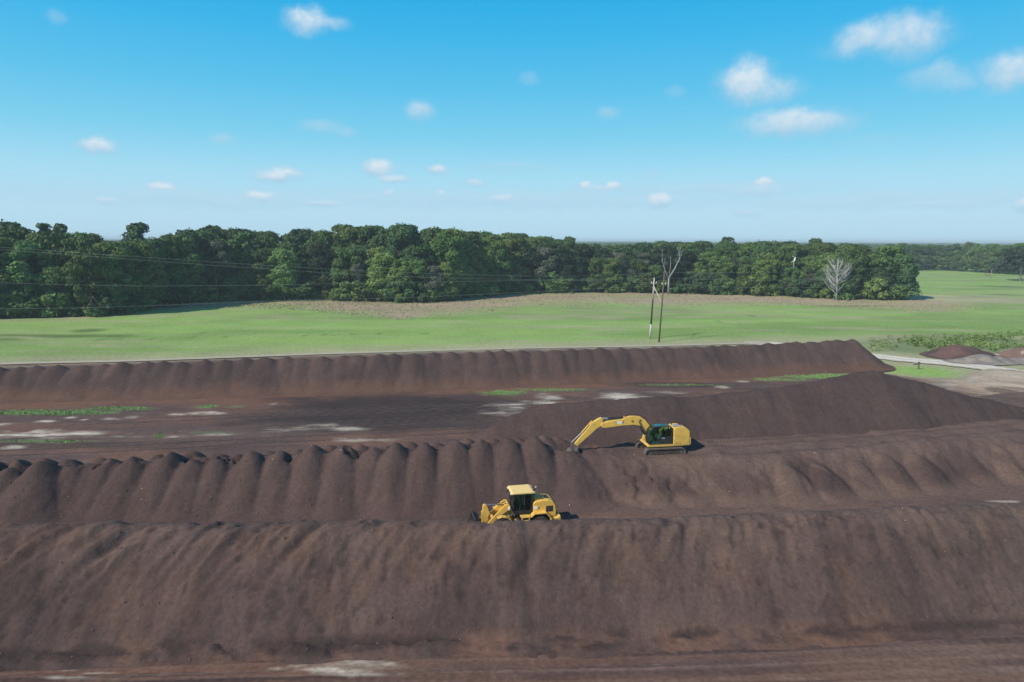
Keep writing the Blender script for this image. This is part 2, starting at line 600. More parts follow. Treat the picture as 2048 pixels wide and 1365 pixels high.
def ground_col(X, Y):
    C = np.empty(X.shape + (3,), np.float32)
    C[:] = PAST
    n = fbm(X * .02, Y * .05, 4, 1)
    C = lerp(C, PAST_D, sstep(.42, .66, n) * .75)
    n2 = fbm(X * .05, Y * .16, 4, 2)
    C = lerp(C, DRYG, sstep(.55, .8, n2) * .55)
    C = lerp(C, DRYG * .95, sstep(.5, .72, fbm(X * .015, Y * .35, 3, 14)) * .28)
    # paler, drier band next to the gravel track and by the wood edge
    ry = yof(ROAD_PTS[:8] + [(62, 165), (400, 166)], X)
    dr = Y - ry
    C = lerp(C, DRYG, (1 - sstep(2, 16, dr + 10 * (n2 - .5))) * .65)
    wy = yof(WOOD + [(400, 300)], X)
    dw = wy - Y + 26 * (fbm(X * .05, Y * .02, 3, 4) - .5)
    band = np.interp(X, [-170, -140, -110, -60, 0, 60, 150, 200], [0, 0, 24, 44, 72, 66, 46, 26])
    mb = (1 - sstep(band * .7, band + 1, dw)) * sstep(3, 20, band) * (1 - sstep(165, 190, X))
    C = lerp(C, DRYG * np.array((1.02, .90, .92), np.float32), mb * (.55 + .45 * sstep(.35, .6, n2)))
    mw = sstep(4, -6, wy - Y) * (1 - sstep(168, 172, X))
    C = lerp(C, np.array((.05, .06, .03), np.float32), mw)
    # old mowing and wheel lines
    ml = np.abs(((Y - ry) * .32 + .8 * fbm(X * .01, Y * .02, 3, 15)) % 1.0 - .5)
    C = lerp(C, PAST_D * .93, (1 - sstep(.03, .12, ml)) * sstep(.4, .6, fbm(X * .02, Y * .03, 3, 16)) * .28)
    # ditch-like dark streaks and a few tufts at the left, wheel marks
    C = lerp(C, PAST_D * .45, patch(X, Y, 110, 671, 115, 3.2, .5, .9, 5, .1) * .75)
    C = lerp(C, PAST_D * .45, patch(X, Y, 180, 661, 34, 3.5, .5, .8, 6, .1) * .8)
    C = lerp(C, PAST_D * .4, patch(X, Y, 10, 678, 40, 3, .5, .8, 6, .1) * .6)
    for i, (a, b, w) in enumerate([(195, 680, 6), (210, 679, 4), (240, 677, 5), (303, 677, 6), (384, 674, 5), (408, 665, 5), (452, 673, 4), (648, 669, 6),
                                   (668, 670, 5), (706, 668, 6), (758, 667, 5), (849, 667, 6), (610, 671, 4), (1505, 632, 5), (1437, 643, 5),
                                   (1960, 593, 30), (2000, 590, 26), (1985, 573, 40), (2030, 575, 30), (1700, 612, 60), (1950, 596, 50)]):
        C = lerp(C, PAST_D * .6, patch(X, Y, a, b, w, 1.7, .8, .6, 7 + i, .3) * .75)
    C = lerp(C, DRYG * 1.15, patch(X, Y, 1940, 597, 160, 6, .6, .9, 40, .03) * .6)
    C = lerp(C, DRYG, patch(X, Y, 1990, 604, 180, 4, .6, .9, 41, .03) * .5)
    C = lerp(C, PAST, patch(X, Y, 1838, 742, 66, 11, .3, .3, 68, .3))
    # rank strip behind the weeds on the right
    C = lerp(C, DRYG * .9, patch(X, Y, 1870, 674, 130, 6, .6, .8, 42, .05) * .7)
    C = lerp(C, np.array((.15, .20, .08), np.float32), patch(X, Y, 1930, 690, 190, 22, .4, .6, 43, .06) * .8)
    # bare dirt under the yard
    C = lerp(C, SOIL_T * .9, sstep(2, -2, dr) * (1 - sstep(58, 64, X)) * (1 - sstep(140, 150, Y)))
    return C


xs = np.concatenate([np.linspace(-9000, -420, 24), np.linspace(-400, -190, 30), np.arange(-188, 215, 1.1), np.linspace(217, 520, 60), np.linspace(560, 9000, 26)])
ys = np.concatenate([np.linspace(-300, 20, 8), np.arange(24, 120, 6.0), np.arange(121, 330, .9), np.linspace(332, 640, 110), np.linspace(660, 1200, 20), np.linspace(1400, 14000, 24)])
o = grid_mesh(xs, ys, lambda X, Y: (fbm(X * .03, Y * .03, 3, 9) - .5) * .12 - .09, 'ground', M_GROUND, ground_col)
tag(o, kind='structure')

# gravel track
rp = [Vector((*p, 0)) for p in ROAD_PTS]


def smooth_line(pts, n):
    out = []
    P_ = [pts[0] * 2 - pts[1]] + pts + [pts[-1] * 2 - pts[-2]]
    for i in range(1, len(P_) - 2):
        p0, p1, p2, p3 = P_[i - 1:i + 3]
        for k in range(n):
            t = k / n
            out.append(0.5 * ((2 * p1) + (p2 - p0) * t + (2 * p0 - 5 * p1 + 4 * p2 - p3) * t * t + (3 * p1 - p0 - 3 * p2 + p3) * t ** 3))
    out.append(pts[-1])
    return out


line = smooth_line(rp, 14)
V, Fq, Cc = [], [], []
nw = 13
for i, p in enumerate(line):
    t = (line[min(i + 1, len(line) - 1)] - line[max(i - 1, 0)]).normalized()
    nrm = Vector((-t.y, t.x, 0))
    wdt = 1.1 if p.x < 55 else 3.5
    for k in range(nw):
        a = (k / (nw - 1) - .5) * 2
        q = p + nrm * (a * wdt * (1 + .25 * (random.random() - .5) * (abs(a) > .8)))
        V.append((q.x, q.y, 0.02))
        e = abs(a)
        c = np.array((.60, .535, .44)) * random.uniform(.9, 1.08) * (1.12 if .25 < e < .6 else .95)
        if p.x < 60:
            c = c * .38 + DRYG * .55
        if e > .78:
            c = c * .5 + DRYG * .5
        Cc.append(c)
for i in range(len(line) - 1):
    for k in range(nw - 1):
        Fq.append((i * nw + k, i * nw + k + 1, (i + 1) * nw + k + 1, (i + 1) * nw + k))
o = mesh_np('gravel_road', V, Fq, M_ROAD, None, np.array(Cc))
tag(o, kind='structure')


# work yard: dirt with chalky scrapes, weeds, wheel marks
def yard_edge(X, Y):
    """positive inside the yard"""
    ry = yof(ROAD_PTS[:8] + [(60, 152)], X)
    back = ry - 3.0 - Y
    # right side: the yard ends in a ragged line behind the piles; the sandy clearing continues to the right
    back2 = np.interp(X, [55, 62, 66, 70, 78, 84, 90, 100, 118, 150], [150, 136, 126, 121.5, 119, 126, 129, 125.5, 119, 110]) - Y
    b = np.where(X > 62, back2, np.minimum(back, 200))
    return b + (fbm(X * .25, Y * .25, 3, 11) - .5) * 3


def yard_col(X, Y):
    C = np.empty(X.shape + (3,), np.float32)
    C[:] = SOIL_M * 1.12
    n = fbm(X * .08, Y * .3, 4, 20)
    C = lerp(C, SOIL_R, sstep(.40, .68, n) * .85)
    C = lerp(C, SOIL_D, sstep(.52, .74, fbm(X * .06, Y * .25, 4, 21)) * .6)
    px, py = pxof(X, Y)
    streak = fbm(px * .004, (py + px * .022) * .11, 4, 22)
    C = lerp(C, SOIL_T * 1.05, sstep(.55, .75, fbm(X * .03, (Y - X * .1) * .9, 4, 23)) * .55)
    # the open lane between the piles: drier, tan
    C = lerp(C, SOIL_T * .88, (1 - sstep(0, 6, np.abs(Y - (57.0 + X * .17)))) * sstep(2, 14, X) * .9)
    # yard in the front
    mf = 1 - sstep(38, 40, Y)
    C = lerp(C, SOIL_R * .95, mf * sstep(.35, .6, fbm(X * .05, (Y - X * .06) * 1.2, 4, 24)) * .7)
    C = lerp(C, SOIL_T * 1.05, mf * sstep(10, 30, X) * sstep(.3, .55, fbm(X * .06, (Y - X * .06) * .8, 4, 27)) * .8)
    C = lerp(C, SOIL_D * .8, mf * sstep(.56, .68, fbm(X * .03, (Y - X * .06) * 2.2, 4, 25)) * .75)
    C = lerp(C, SOIL_T * 1.25, mf * sstep(.60, .72, fbm(X * .03, (Y - X * .06) * 3.0, 3, 26)) * .5)
    # reddish foot of the long back pile
    by = np.interp(X, [-110, -71, 0, 55, 66], [93, 98.5, 111, 125, 128.5])
    C = lerp(C, SOIL_R * np.array((1.05, .98, .92), np.float32), (1 - sstep(0, 4.5, np.abs(by - 1.5 - Y))) * .85)
    # damp dark area
    C = lerp(C, np.array((.043, .031, .030), np.float32), patch(X, Y, 800, 824, 260, 36, .45, .5, 30, .12) * .9)
    C = lerp(C, np.array((.058, .040, .036), np.float32), patch(X, Y, 1330, 770, 110, 5, .45, .5, 31, .12) * .8)
    C = lerp(C, np.array((.062, .042, .036), np.float32), patch(X, Y, 120, 893, 330, 8, .5, .7, 32, .12) * .6)
    # chalk
    chalks = [(78, 872, 100, 6.5, 1), (150, 866, 60, 4, .6), (90, 845, 15, 2.2, 1), (222, 839, 17, 2.6, 1), (262, 836, 9, 1.8, .8), (415, 828, 26, 2.4, 1), (352, 830, 18, 1.8, .8),
              (140, 837, 10, 2, .7), (30, 896, 18, 3, .7), (170, 841, 5, 1.6, .8), (0, 851, 14, 2, .7), (352, 874, 26, 1.8, .8), (430, 869, 34, 2.4, .8), (560, 862, 26, 2.6, .6),
              (600, 858, 40, 2.4, .45), (655, 854, 34, 3.5, .5), (700, 859, 26, 3, .7), (720, 881, 44, 3, .6), (260, 875, 25, 1.6, .6), (1010, 813, 30, 4.5, .8),
              (1080, 806, 38, 3.6, 1), (1010, 826, 36, 5, .45), (1100, 798, 22, 2.5, .6), (1085, 791, 14, 2, .8), (1250, 795, 34, 5.5, 1.0), (1232, 792, 24, 4, .7), (1280, 799, 22, 3, .8),
              (1110, 794, 10, 2, .7), (1330, 786, 40, 2, .4), (1446, 776, 14, 2, .7), (1485, 764, 10, 1.6, .6), (1690, 760, 22, 2.4, .9), (1672, 767, 26, 2, .5), (548, 808, 6, 2, .6),
              (700, 1336, 78, 8.5, 1), (660, 1344, 40, 4, .8), (740, 1330, 40, 3.5, .8), (690, 1353, 70, 3.5, .8), (120, 1342, 20, 4, .5), (170, 1360, 60, 3, .8), (210, 1350, 40, 2, .6), (560, 1340, 20, 2, .5),
              (1590, 1360, 40, 3, .35), (1310, 1331, 12, 2, .4), (1740, 1288, 22, 1.6, .5), (2000, 1004, 26, 2.0, .6)]
    for i, (a, b, w, h, k) in enumerate(chalks):
        near = b > 1200
        brk = .25 + .75 * sstep(.40, .55, fbm(X * .35, Y * 1.5 if not near else Y * 3, 4, 150 + i))
        C = lerp(C, CHALK * .9, patch(X, Y, a, b, w, h * 1.1, .7, 1.1, 50 + i, .5 if not near else 1.2) * k * brk * .85)
    # wheel tracks along the lanes
    for j, (y0_, sl_) in enumerate([(36.2, .055), (55.2, .03), (60.5, .17), (86.0, .2), (92, .22), (99, .21)]):
        base_y = y0_ + X * sl_ + 1.6 * (fbm(X * .03, X * 0 + j, 3, 100 + j) - .5)
        for off in (-1.05, 1.05):
            dd = np.abs(Y - base_y - off)
            tr = (1 - sstep(.22, .42, dd)) * sstep(.3, .5, fbm(X * .08, Y * .1, 3, 110 + j))
            tr = tr * (.55 + .45 * (np.sin(X * 9) > 0))
            C = lerp(C, SOIL_D * .75, tr * .6)
            C = lerp(C, SOIL_T * 1.2, (1 - sstep(.06, .16, np.abs(dd - .5))) * .35)
    # green
    for i, (a, b, w, h, k) in enumerate([(95, 826, 120, 4.5, .8), (240, 818, 60, 3.5, .7), (415, 814, 18, 3, .9), (470, 815, 20, 2, .4), (320, 873, 9, 3, .9), (1010, 787, 48, 4.5, .9),
                                         (1110, 781, 60, 3, .6), (1350, 771, 90, 2, .35), (1640, 753, 75, 5.5, .95), (1560, 760, 60, 3.5, .5), (420, 866, 60, 2.5, .3), (80, 884, 90, 3, .4)]):
        C = lerp(C, WEED * 1.15, patch(X, Y, a, b, w, h, .4, .8, 90 + i, .5) * k)
    # sandy clearing on the right, rutted by trucks
    cl = sstep(66, 80, X) * sstep(82, 90, Y)
    ang = (Y + X * .62)
    r1 = fbm(X * .05, ang * .22, 4, 60)
    r2 = fbm(X * .06, ang * .7, 4, 61)
    S = np.empty_like(C)
    S[:] = SAND * .95
    S = lerp(S, PALE, sstep(.50, .64, r1) * .8)
    S = lerp(S, SOIL_T * 1.3, sstep(.54, .70, r2) * .6)
    S = lerp(S, SOIL_T * .8, sstep(.62, .74, fbm(X * .1, ang * .5, 4, 62)) * .7)
    S = lerp(S, SOIL_T * .9, sstep(.55, .68, fbm(X * .12, ang * .9, 4, 161)) * .55)
    S = lerp(S, CHALK * 1.15, patch(X, Y, 1998, 802, 20, 8, .4, .5, 63, .4))
    S = lerp(S, CHALK * 1.1, patch(X, Y, 1880, 770, 36, 3, .4, .8, 64, .4) * .9)
    S = lerp(S, CHALK * 1.1, patch(X, Y, 1876, 778, 30, 2.2, .4, .8, 65, .4) * .9)
    S = lerp(S, CHALK, patch(X, Y, 2030, 815, 40, 2.5, .4, .8, 66, .4) * .8)
    S = lerp(S, SOIL_T * .8, patch(X, Y, 2008, 783, 28, 7, .4, .4, 67, .4) * .8)
    S = lerp(S, PALE * .8, sstep(.55, .75, r2) * .5)
    S = lerp(S, PALE * .85, sstep(112, 120, Y) * .6)
    C = lerp(C, S, cl)
    C = lerp(C, PAST * .95, patch(X, Y, 1838, 742, 62, 9, .3, .4, 68, .3))
    # thin out into grass at the far edge
    e = yard_edge(X, Y)
    C = lerp(C, DRYG * .75, (1 - sstep(0, 3, e)) * .6)
    return C


def yard_z(X, Y):
    ruts = (fbm(X * .06, (Y - X * .1) * 1.6, 4, 70) - .5) * .16
    return np.maximum(ruts + .03, .0) + (fbm(X * 1.3, Y * 1.3, 3, 71) - .5) * .05


ys = [31.0]
while ys[-1] < 162:
    ys.append(ys[-1] + 0.10 + 0.0045 * (ys[-1] - 31))
o = grid_mesh(np.arange(-118, 132, .36), np.array(ys), yard_z, 'yard', M_YARD, yard_col, keep=lambda X, Y, Z: yard_edge(X, Y) > 0, z=0.03)
tag(o, kind='structure')


# ------------------------------------------------------------------ soil piles
def interp_line(pts, s_n):
    pts = np.array(pts, float)
    seg = np.linalg.norm(np.diff(pts[:, :2], axis=0), axis=1)
    s = np.concatenate([[0], np.cumsum(seg)])
    q = np.linspace(0, s[-1], max(2, int(s[-1] / s_n)))
    return np.stack([np.interp(q, s, pts[:, i]) for i in range(3)], 1), q


def cones(X, Y, apex, k, r, sx=1.0):
    """upper envelope of rounded cones"""
    H = np.full(X.shape, -9.0)
    for (ax, ay, ah, kk, rr) in apex:
        d = np.sqrt(((X - ax) * sx) ** 2 + (Y - ay) ** 2 + rr * rr) - rr
        H = np.maximum(H, ah - kk * d)
    return H


def make_apex(pts, spacing, k, r, jx=.3, jy=.4, jh=.3, seed=0):
    rg = np.random.default_rng(seed)
    P_, _ = interp_line(pts, spacing)
    return [(p[0] + rg.normal() * jx, p[1] + rg.normal() * jy, p[2] + rg.normal() * jh - abs(rg.normal()) * .1, k * rg.uniform(.96, 1.04), r * rg.uniform(.7, 1.4)) for p in P_]


def lobed(X, Y, line_, ap, k, r, wgt, drop=.15, sx=1.0):
    """scalloped dumps blended with the even ridge they merge into"""
    P_, _ = interp_line(line_, .8)
    ridge = cones(X, Y, [(p[0], p[1], p[2] - drop, k, r) for p in P_], 1, 1)
    return ridge * (1 - wgt) + cones(X, Y, ap, 1, 1, sx) * wgt


def soften(X, Y, H, foot=.5):
    """a talus flare where the slope meets the ground"""
    return np.where(H > 3, H, foot * np.log1p(np.exp(np.clip(H / foot, -30, 30)))) - .02


def pile(name, label, cat, x0, x1, y0, y1, res, hf, cf, mat=None, group=None, base=0.0):
    xs_, ys_ = np.arange(x0, x1, res), np.arange(y0, y1, res)
    o = grid_mesh(xs_, ys_, hf, name, mat or M_SOIL, cf, keep=lambda X, Y, Z: Z > base + .05)
    return tag(o, label, cat, group)


def pile_noise(X, Y, seed, amp=1.0):
    n = (fbm(X * .45, Y * .22, 4, seed) - .5) * .55          # broad swellings
    n = n + (fbm(X * 1.7, Y * .55, 4, seed + 1) - .5) * .26   # rills running down the face
    n = n + (fbm(X * 3.5, Y * 3.5, 3, seed + 2) - .5) * .13    # clods
    return n * amp


# front pile, nearest the camera
A_L = [(-75, 39.0, 5.2), (-50, 41.2, 5.2), (-33, 43.0, 5.2), (-17, 44.1, 5.0), (0, 44.8, 4.9), (16, 45.8, 5.05), (36, 47.4, 5.35), (60, 50, 5.5), (80, 52.5, 5.3)]
A_ap = make_apex(A_L, 2.2, .90, 1.6, .5, .35, .10, 11)


def hA(X, Y):
    H = lobed(X, Y, A_L, A_ap, .90, 1.6, np.interp(X, [-60, -5, 15, 60], [.34, .3, .16, .12]))
    cy = yof([(p[0], p[1]) for p in A_L], X)
    t = Y - cy                                   # negative on the near face
    # slumps leaning across the top of the face, strongest at the left
    lean = np.interp(X, [-60, 10, 60], [1.5, .6, -.9])
    u = X - lean * t * .75
    amp = np.interp(X, [-60, -20, 0, 30, 60], [1, 1, .55, .3, .3]) * np.exp(-((t + 1.6) / 1.9) ** 2)
    rd = fbm(u * .62, t * .16, 3, 33)
    H = H + amp * ((1 - np.abs(rd - .5) * 4) * .62 - .1) + amp * (fbm(u * 1.3, t * .3, 3, 34) - .5) * .7
    H = H + pile_noise(X, Y, 40, .6) * sstep(0, 1.2, H)
    H = H - .07 * sstep(.60, .72, fbm(X * 1.5, Y * 1.5, 3, 35)) - .07 * sstep(.60, .74, fbm(X * .55, Y * .35, 3, 36)) * (t < -1)
    H = soften(X, Y, H, .35)
    # low berm of spilled soil along the foot
    fy = cy - 7.0 + .6 * (fbm(X * .2, X * 0, 3, 44) - .5)
    H = np.maximum(H, (.42 * np.exp(-((Y - fy) / .75) ** 2) + .02) * (fbm(X * .8, Y * .9, 4, 45) * 2 - .2) * np.interp(X, [-60, 0, 30, 60], [1, .9, .35, .2]))
    return H


def soilcol(X, Y, H, seed, top, lightk=1.0, t=None):
    C = np.empty(X.shape + (3,), np.float32)
    C[:] = SOIL_M
    C = lerp(C, SOIL_D, sstep(.35, .65, fbm(X * .22, Y * .18, 4, seed)) * .75)
    C = lerp(C, SOIL_T, sstep(.52, .74, fbm(X * .5, Y * .16, 4, seed + 1)) * .28 * lightk)
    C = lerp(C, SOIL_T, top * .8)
    # pale bits
    return C


def cA(X, Y):
    H = hA(X, Y)
    cy = yof([(p[0], p[1]) for p in A_L], X)
    t = Y - cy
    n = fbm(X * .35, Y * .25, 4, 46)
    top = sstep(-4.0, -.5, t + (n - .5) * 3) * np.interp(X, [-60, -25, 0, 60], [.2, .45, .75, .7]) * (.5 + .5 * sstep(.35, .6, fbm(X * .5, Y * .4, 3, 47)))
    C = soilcol(X, Y, H, 48, top)
    C = lerp(C, SOIL_T * .85, np.interp(X, [-30, 20, 60], [0, .22, .28]) * np.ones_like(X))
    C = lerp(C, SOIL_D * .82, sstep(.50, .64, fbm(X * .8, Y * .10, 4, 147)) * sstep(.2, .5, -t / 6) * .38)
    C = lerp(C, SOIL_D * .6, sstep(.62, .72, fbm(X * 1.5, Y * 1.5, 3, 35)) * .4)
    C = lerp(C, SOIL_R * .95, sstep(.56, .70, fbm(X * .28, Y * .3, 3, 148)) * .2)
    C = lerp(C, np.array((.108, .088, .068), np.float32), sstep(22, 50, X) * .45)
    C = lerp(C, SOIL_R, (1 - sstep(.1, .9, H)) * sstep(.35, .6, n) * .7)
    C = lerp(C, SOIL_D * .72, (1 - sstep(.35, .7, H)) * sstep(.1, .3, H) * sstep(.42, .55, fbm(X * .4, Y * 1.2, 3, 49)) * .8)
    return C * np.interp(X, [-50, 0, 50], [.90, 1.0, 1.0])[..., None].astype(np.float32)  # left end toned darker in the soil colour, standing in for dimmer light


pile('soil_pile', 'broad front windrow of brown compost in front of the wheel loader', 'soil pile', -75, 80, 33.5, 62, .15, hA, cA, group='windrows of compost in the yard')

# middle windrow: fresh dumps on the left, a flattened bench under the excavator on the right
B_L = [(-78, 57.5, 3.7), (-60, 59.2, 3.7), (-45, 60.3, 3.9), (-24, 61.8, 4.5), (-1, 64.3, 5.35), (2.2, 64.9, 4.9)]
B_S = [(3, 64.6), (12, 63.9), (21.4, 63.6), (33, 66.2), (54, 71.9), (75, 79), (95, 86)]
B_ap = make_apex(B_L, 2.45, .86, .55, .2, .3, .12, 22)
B_ap2 = make_apex([(13, 63.4, 2.9), (21.4, 63.4, 3.0), (33, 65.9, 3.1), (54, 71.6, 3.1), (75, 78.7, 3.1)], 3.1, .86, 1.1, .4, .35, .12, 23)
EXC = (G(1330, 905, 3.1)[0], 66.9)      # excavator stands here
BENCH = 3.1


B_ridge = [(p[0], p[1] + .2, p[2] - .75, .84, .8) for p in interp_line(B_L, .8)[0]]


def hB(X, Y):
    H = cones(X, Y, B_ap, 1, 1, 1.22)
    H = np.maximum(H, cones(X, Y, B_ridge, 1, 1))
    H = np.maximum(H, cones(X, Y, [(6.2, 66.8, 3.4, .6, 1.2), (4.4, 67.6, 4.2, .7, 1.0), (5.2, 64.8, 3.75, .7, 1.0)], 1, 1))
    # second row of dumps behind the first, gives the broken crest
    H = np.maximum(H, cones(X, Y, [(a + 1.0, b + 2.0, c - .55, k, r) for a, b, c, k, r in B_ap], 1, 1))
    pit = fbm(X * .9, Y * .8, 3, 50)
    cyl = yof([(p[0], p[1]) for p in B_L], X)
    tl = Y - cyl
    H = H - np.exp(-((tl - .3) / .9) ** 2) * sstep(.48, .64, pit) * .7 * (1 - sstep(-20, 4, X) * .5) * (1 - sstep(5, 8, X))
    # bench
    sy = yof(B_S, X)
    t = Y - sy
    back = 17.0
    bench = BENCH + .10 * np.clip(t, 0, 4) * .4 - .86 * (np.sqrt(np.maximum(-t + .8, 0) ** 2 + 1.0) - 1.0) * (t < .8) - .75 * np.maximum(t - back, 0)
    bench = bench - .8 * np.maximum(6.5 - X + .25 * t, 0)
    bench = np.minimum(bench, BENCH + .5)
    bench = bench + (fbm(X * .35, Y * .8, 4, 51) - .5) * .35 * sstep(-.5, 1.5, t)
    cb = cones(X, Y, B_ap2, 1, 1) - .32
    bb = np.maximum(bench, cb)
    H = np.maximum(H, bb)
    # slope left by the bucket between the fresh end and the bench: ragged bites
    bite = np.exp(-(((X - 12.5) / 4.2) ** 2 + ((Y - 62.2) / 2.4) ** 2))
    H = H - bite * (.25 + .9 * (sstep(.5, .62, fbm(X * 1.1, Y * .9, 3, 52)))) * .55
    H = H + pile_noise(X, Y, 53, .75) * sstep(0, 1.2, H) * (1 - .7 * sstep(.5, 3, t) * sstep(9, 13, X))
    # tracks of the excavator are pressed flat
    ex = np.exp(-((((X - EXC[0]) / 3.4) ** 4 + ((Y - EXC[1]) / 2.2) ** 4)))
    H = H * (1 - ex) + (BENCH) * ex
    return soften(X, Y, H, .35)


def cB(X, Y):
    H = hB(X, Y)
    sy = yof(B_S, X)
    t = Y - sy
    n = fbm(X * .4, Y * .3, 4, 54)
    right = sstep(8, 13, X)
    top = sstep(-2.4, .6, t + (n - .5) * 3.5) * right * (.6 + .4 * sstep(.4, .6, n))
    C = soilcol(X, Y, H, 55, top * 1.05)
    lean = fbm((X + t * .9) * .55, t * .12, 3, 56)
    C = lerp(C, SOIL_T, sstep(.52, .64, lean) * right * .6)
    # prints left by the excavator's tracks along the bench
    for j, off in enumerate((2.0, 4.3, 5.6, 8.0)):
        dd = np.abs(t - off - .9 * (fbm(X * .06, X * 0 + j, 3, 57) - .5) * 2)
        C = lerp(C, SOIL_D * .8, (1 - sstep(.22, .36, dd)) * (np.sin(X * 16) > -.2) * sstep(12, 20, X) * .5)
    C = lerp(C, SOIL_T * .95, (1 - sstep(.2, 1.1, H)) * sstep(0, 12, X) * .8)
    C = lerp(C, SOIL_M * .9, (1 - sstep(6, 12, X)) * .35)
    C = lerp(C, SOIL_R * .9, (1 - sstep(6, 12, X)) * sstep(1.0, 2.5, Y - yof([(p[0], p[1]) for p in B_L], X)) * .5)
    return C * np.interp(X, [-50, -10], [.88, 1.0])[..., None].astype(np.float32)  # light falling off to the left, painted into the soil colour


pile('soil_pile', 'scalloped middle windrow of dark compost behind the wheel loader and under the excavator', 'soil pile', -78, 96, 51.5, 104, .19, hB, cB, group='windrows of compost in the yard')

# high dark pile behind the excavator
C_L = [(-1.5, 71.0, 4.7), (0.8, 71.6, 5.7), (4, 72.6, 6.6), (12, 74, 6.8), (20.7, 75.4, 6.85), (31, 78, 7.3), (38, 80.6, 8.0), (43, 82.2, 8.6), (48.5, 82.4, 7.2), (54, 82, 5.7), (60, 81.6, 4.5), (68, 82, 3.4), (80, 85, 2.6)]
C_ap = make_apex(C_L, 1.7, .80, .9, .3, .3, .08, 33)


def hC(X, Y):
    H = lobed(X, Y, C_L, C_ap, .80, 1.2, .12)
    H = H + pile_noise(X, Y, 60, .6) * sstep(0, 1.2, H)
    return soften(X, Y, H, .3)


def cC(X, Y):
    C = soilcol(X, Y, None, 61, sstep(.55, .8, fbm(X * .2, Y * .3, 3, 62)) * .25, .5)
    return lerp(C, SOIL_D * 1.05, np.full(X.shape, .5))


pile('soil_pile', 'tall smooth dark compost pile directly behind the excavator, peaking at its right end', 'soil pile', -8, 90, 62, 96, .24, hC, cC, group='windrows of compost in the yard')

# long back windrow before the pasture
D_L = [(-125, 96, 4.5), (-100, 99.5, 4.5), (-77, 104.2, 4.5), (-60, 106.6, 4.7), (-42, 110, 5.0), (-20, 113.9, 5.15), (0, 118, 5.2), (34, 125.8, 4.85), (50, 129.6, 5.0), (65.5, 133.5, 5.2)]
D_ap = make_apex(D_L, 2.9, .82, .35, .25, .25, .12, 44)


def hD(X, Y):
    H = lobed(X, Y, D_L, D_ap, .80, .5, np.interp(X, [-110, 0, 40, 70], [.5, .45, .28, .15]), sx=1.2)
    H = H + pile_noise(X, Y, 64, .7) * sstep(0, 1.2, H)
    return soften(X, Y, H, .4)


def cD(X, Y):
    H = hD(X, Y)
    C = soilcol(X, Y, H, 65, sstep(.6, .8, fbm(X * .3, Y * .3, 3, 66)) * .2, .45)
    C = lerp(C, SOIL_R * .9, (1 - sstep(.3, 2.2, H + (fbm(X * .3, Y * .3, 3, 67) - .5) * 1.5)) * .65)
    return C * .97


pile('soil_pile', 'long thin back windrow with a notched crest along the edge of the green pasture', 'soil pile', -125, 78, 86, 144, .3, hD, cD, group='windrows of compost in the yard')

# small heaps at the right
e1 = G(1940, 719)
E_ap = [(e1[0] + dx, e1[1] + dy, h, .62, 2.6) for dx, dy, h in ((-1.8, 4.2, 1.8), (0, 4.5, 2.35), (1.8, 4.2, 2.1), (4.5, 3.0, 1.2), (7.0, 1.6, .6))]


def hE(X, Y):
    return soften(X, Y, cones(X, Y, E_ap, 1, 1) + pile_noise(X, Y, 70, .35), .2)


pile('soil_pile', 'small reddish brown soil heap across the gravel track, behind a grey gravel bank', 'soil pile', e1[0] - 12, e1[0] + 18, e1[1] - 6, e1[1] + 14, .25, hE,
     lambda X, Y: lerp(soilcol(X, Y, None, 71, np.zeros_like(X), .4), np.array((.17, .095, .08), np.float32), sstep(.3, .6, fbm(X * .4, Y * .4, 3, 72)) * .6))
g1 = G(1992, 727)
G_ap = [(g1[0] + dx, g1[1] + dy, h, .42, 1.2) for dx, dy, h in ((-6, 1.6, .6), (-4, 1.8, .9), (-1, 2.4, 1.4), (2, 2.2, 1.0), (6, 1.4, .9), (10, .6, .9), (14, 0, .8))]
pile('gravel_heap', 'low grey gravel bank beside the gravel track, in front of the small soil heap', 'gravel pile', g1[0] - 13, g1[0] + 22, g1[1] - 6, g1[1] + 8, .25,
     lambda X, Y: soften(X, Y, cones(X, Y, G_ap, 1, 1) + pile_noise(X, Y, 74, .25), .2),
     lambda X, Y: lerp(np.tile(GREYG, X.shape + (1,)).astype(np.float32), PALE * .7, sstep(.4, .7, fbm(X * .8, Y * .8, 3, 75)) * .5))
r1 = G(2062, 722)
R_ap = [(r1[0] + dx, r1[1] + dy, h, .5, 1.2) for dx, dy, h in ((-4, 4, .9), (-1.5, 4, 1.5), (1, 4, 2.1), (4, 4, 2.6), (9, 3.4, 2.6))]


pile('soil_pile', 'pinkish soil heap at the right edge, beside the small reddish brown heap', 'soil pile', r1[0] - 13, r1[0] + 18, r1[1] - 6, r1[1] + 13, .3,
     lambda X, Y: soften(X, Y, cones(X, Y, R_ap, 1, 1) + pile_noise(X, Y, 77, .35), .2),
     lambda X, Y: lerp(np.tile(np.array((.19, .12, .095), np.float32), X.shape + (1,)).astype(np.float32), CHALK * .8, sstep(.55, .7, fbm(X * .7, Y * .7, 3, 78)) * .5))


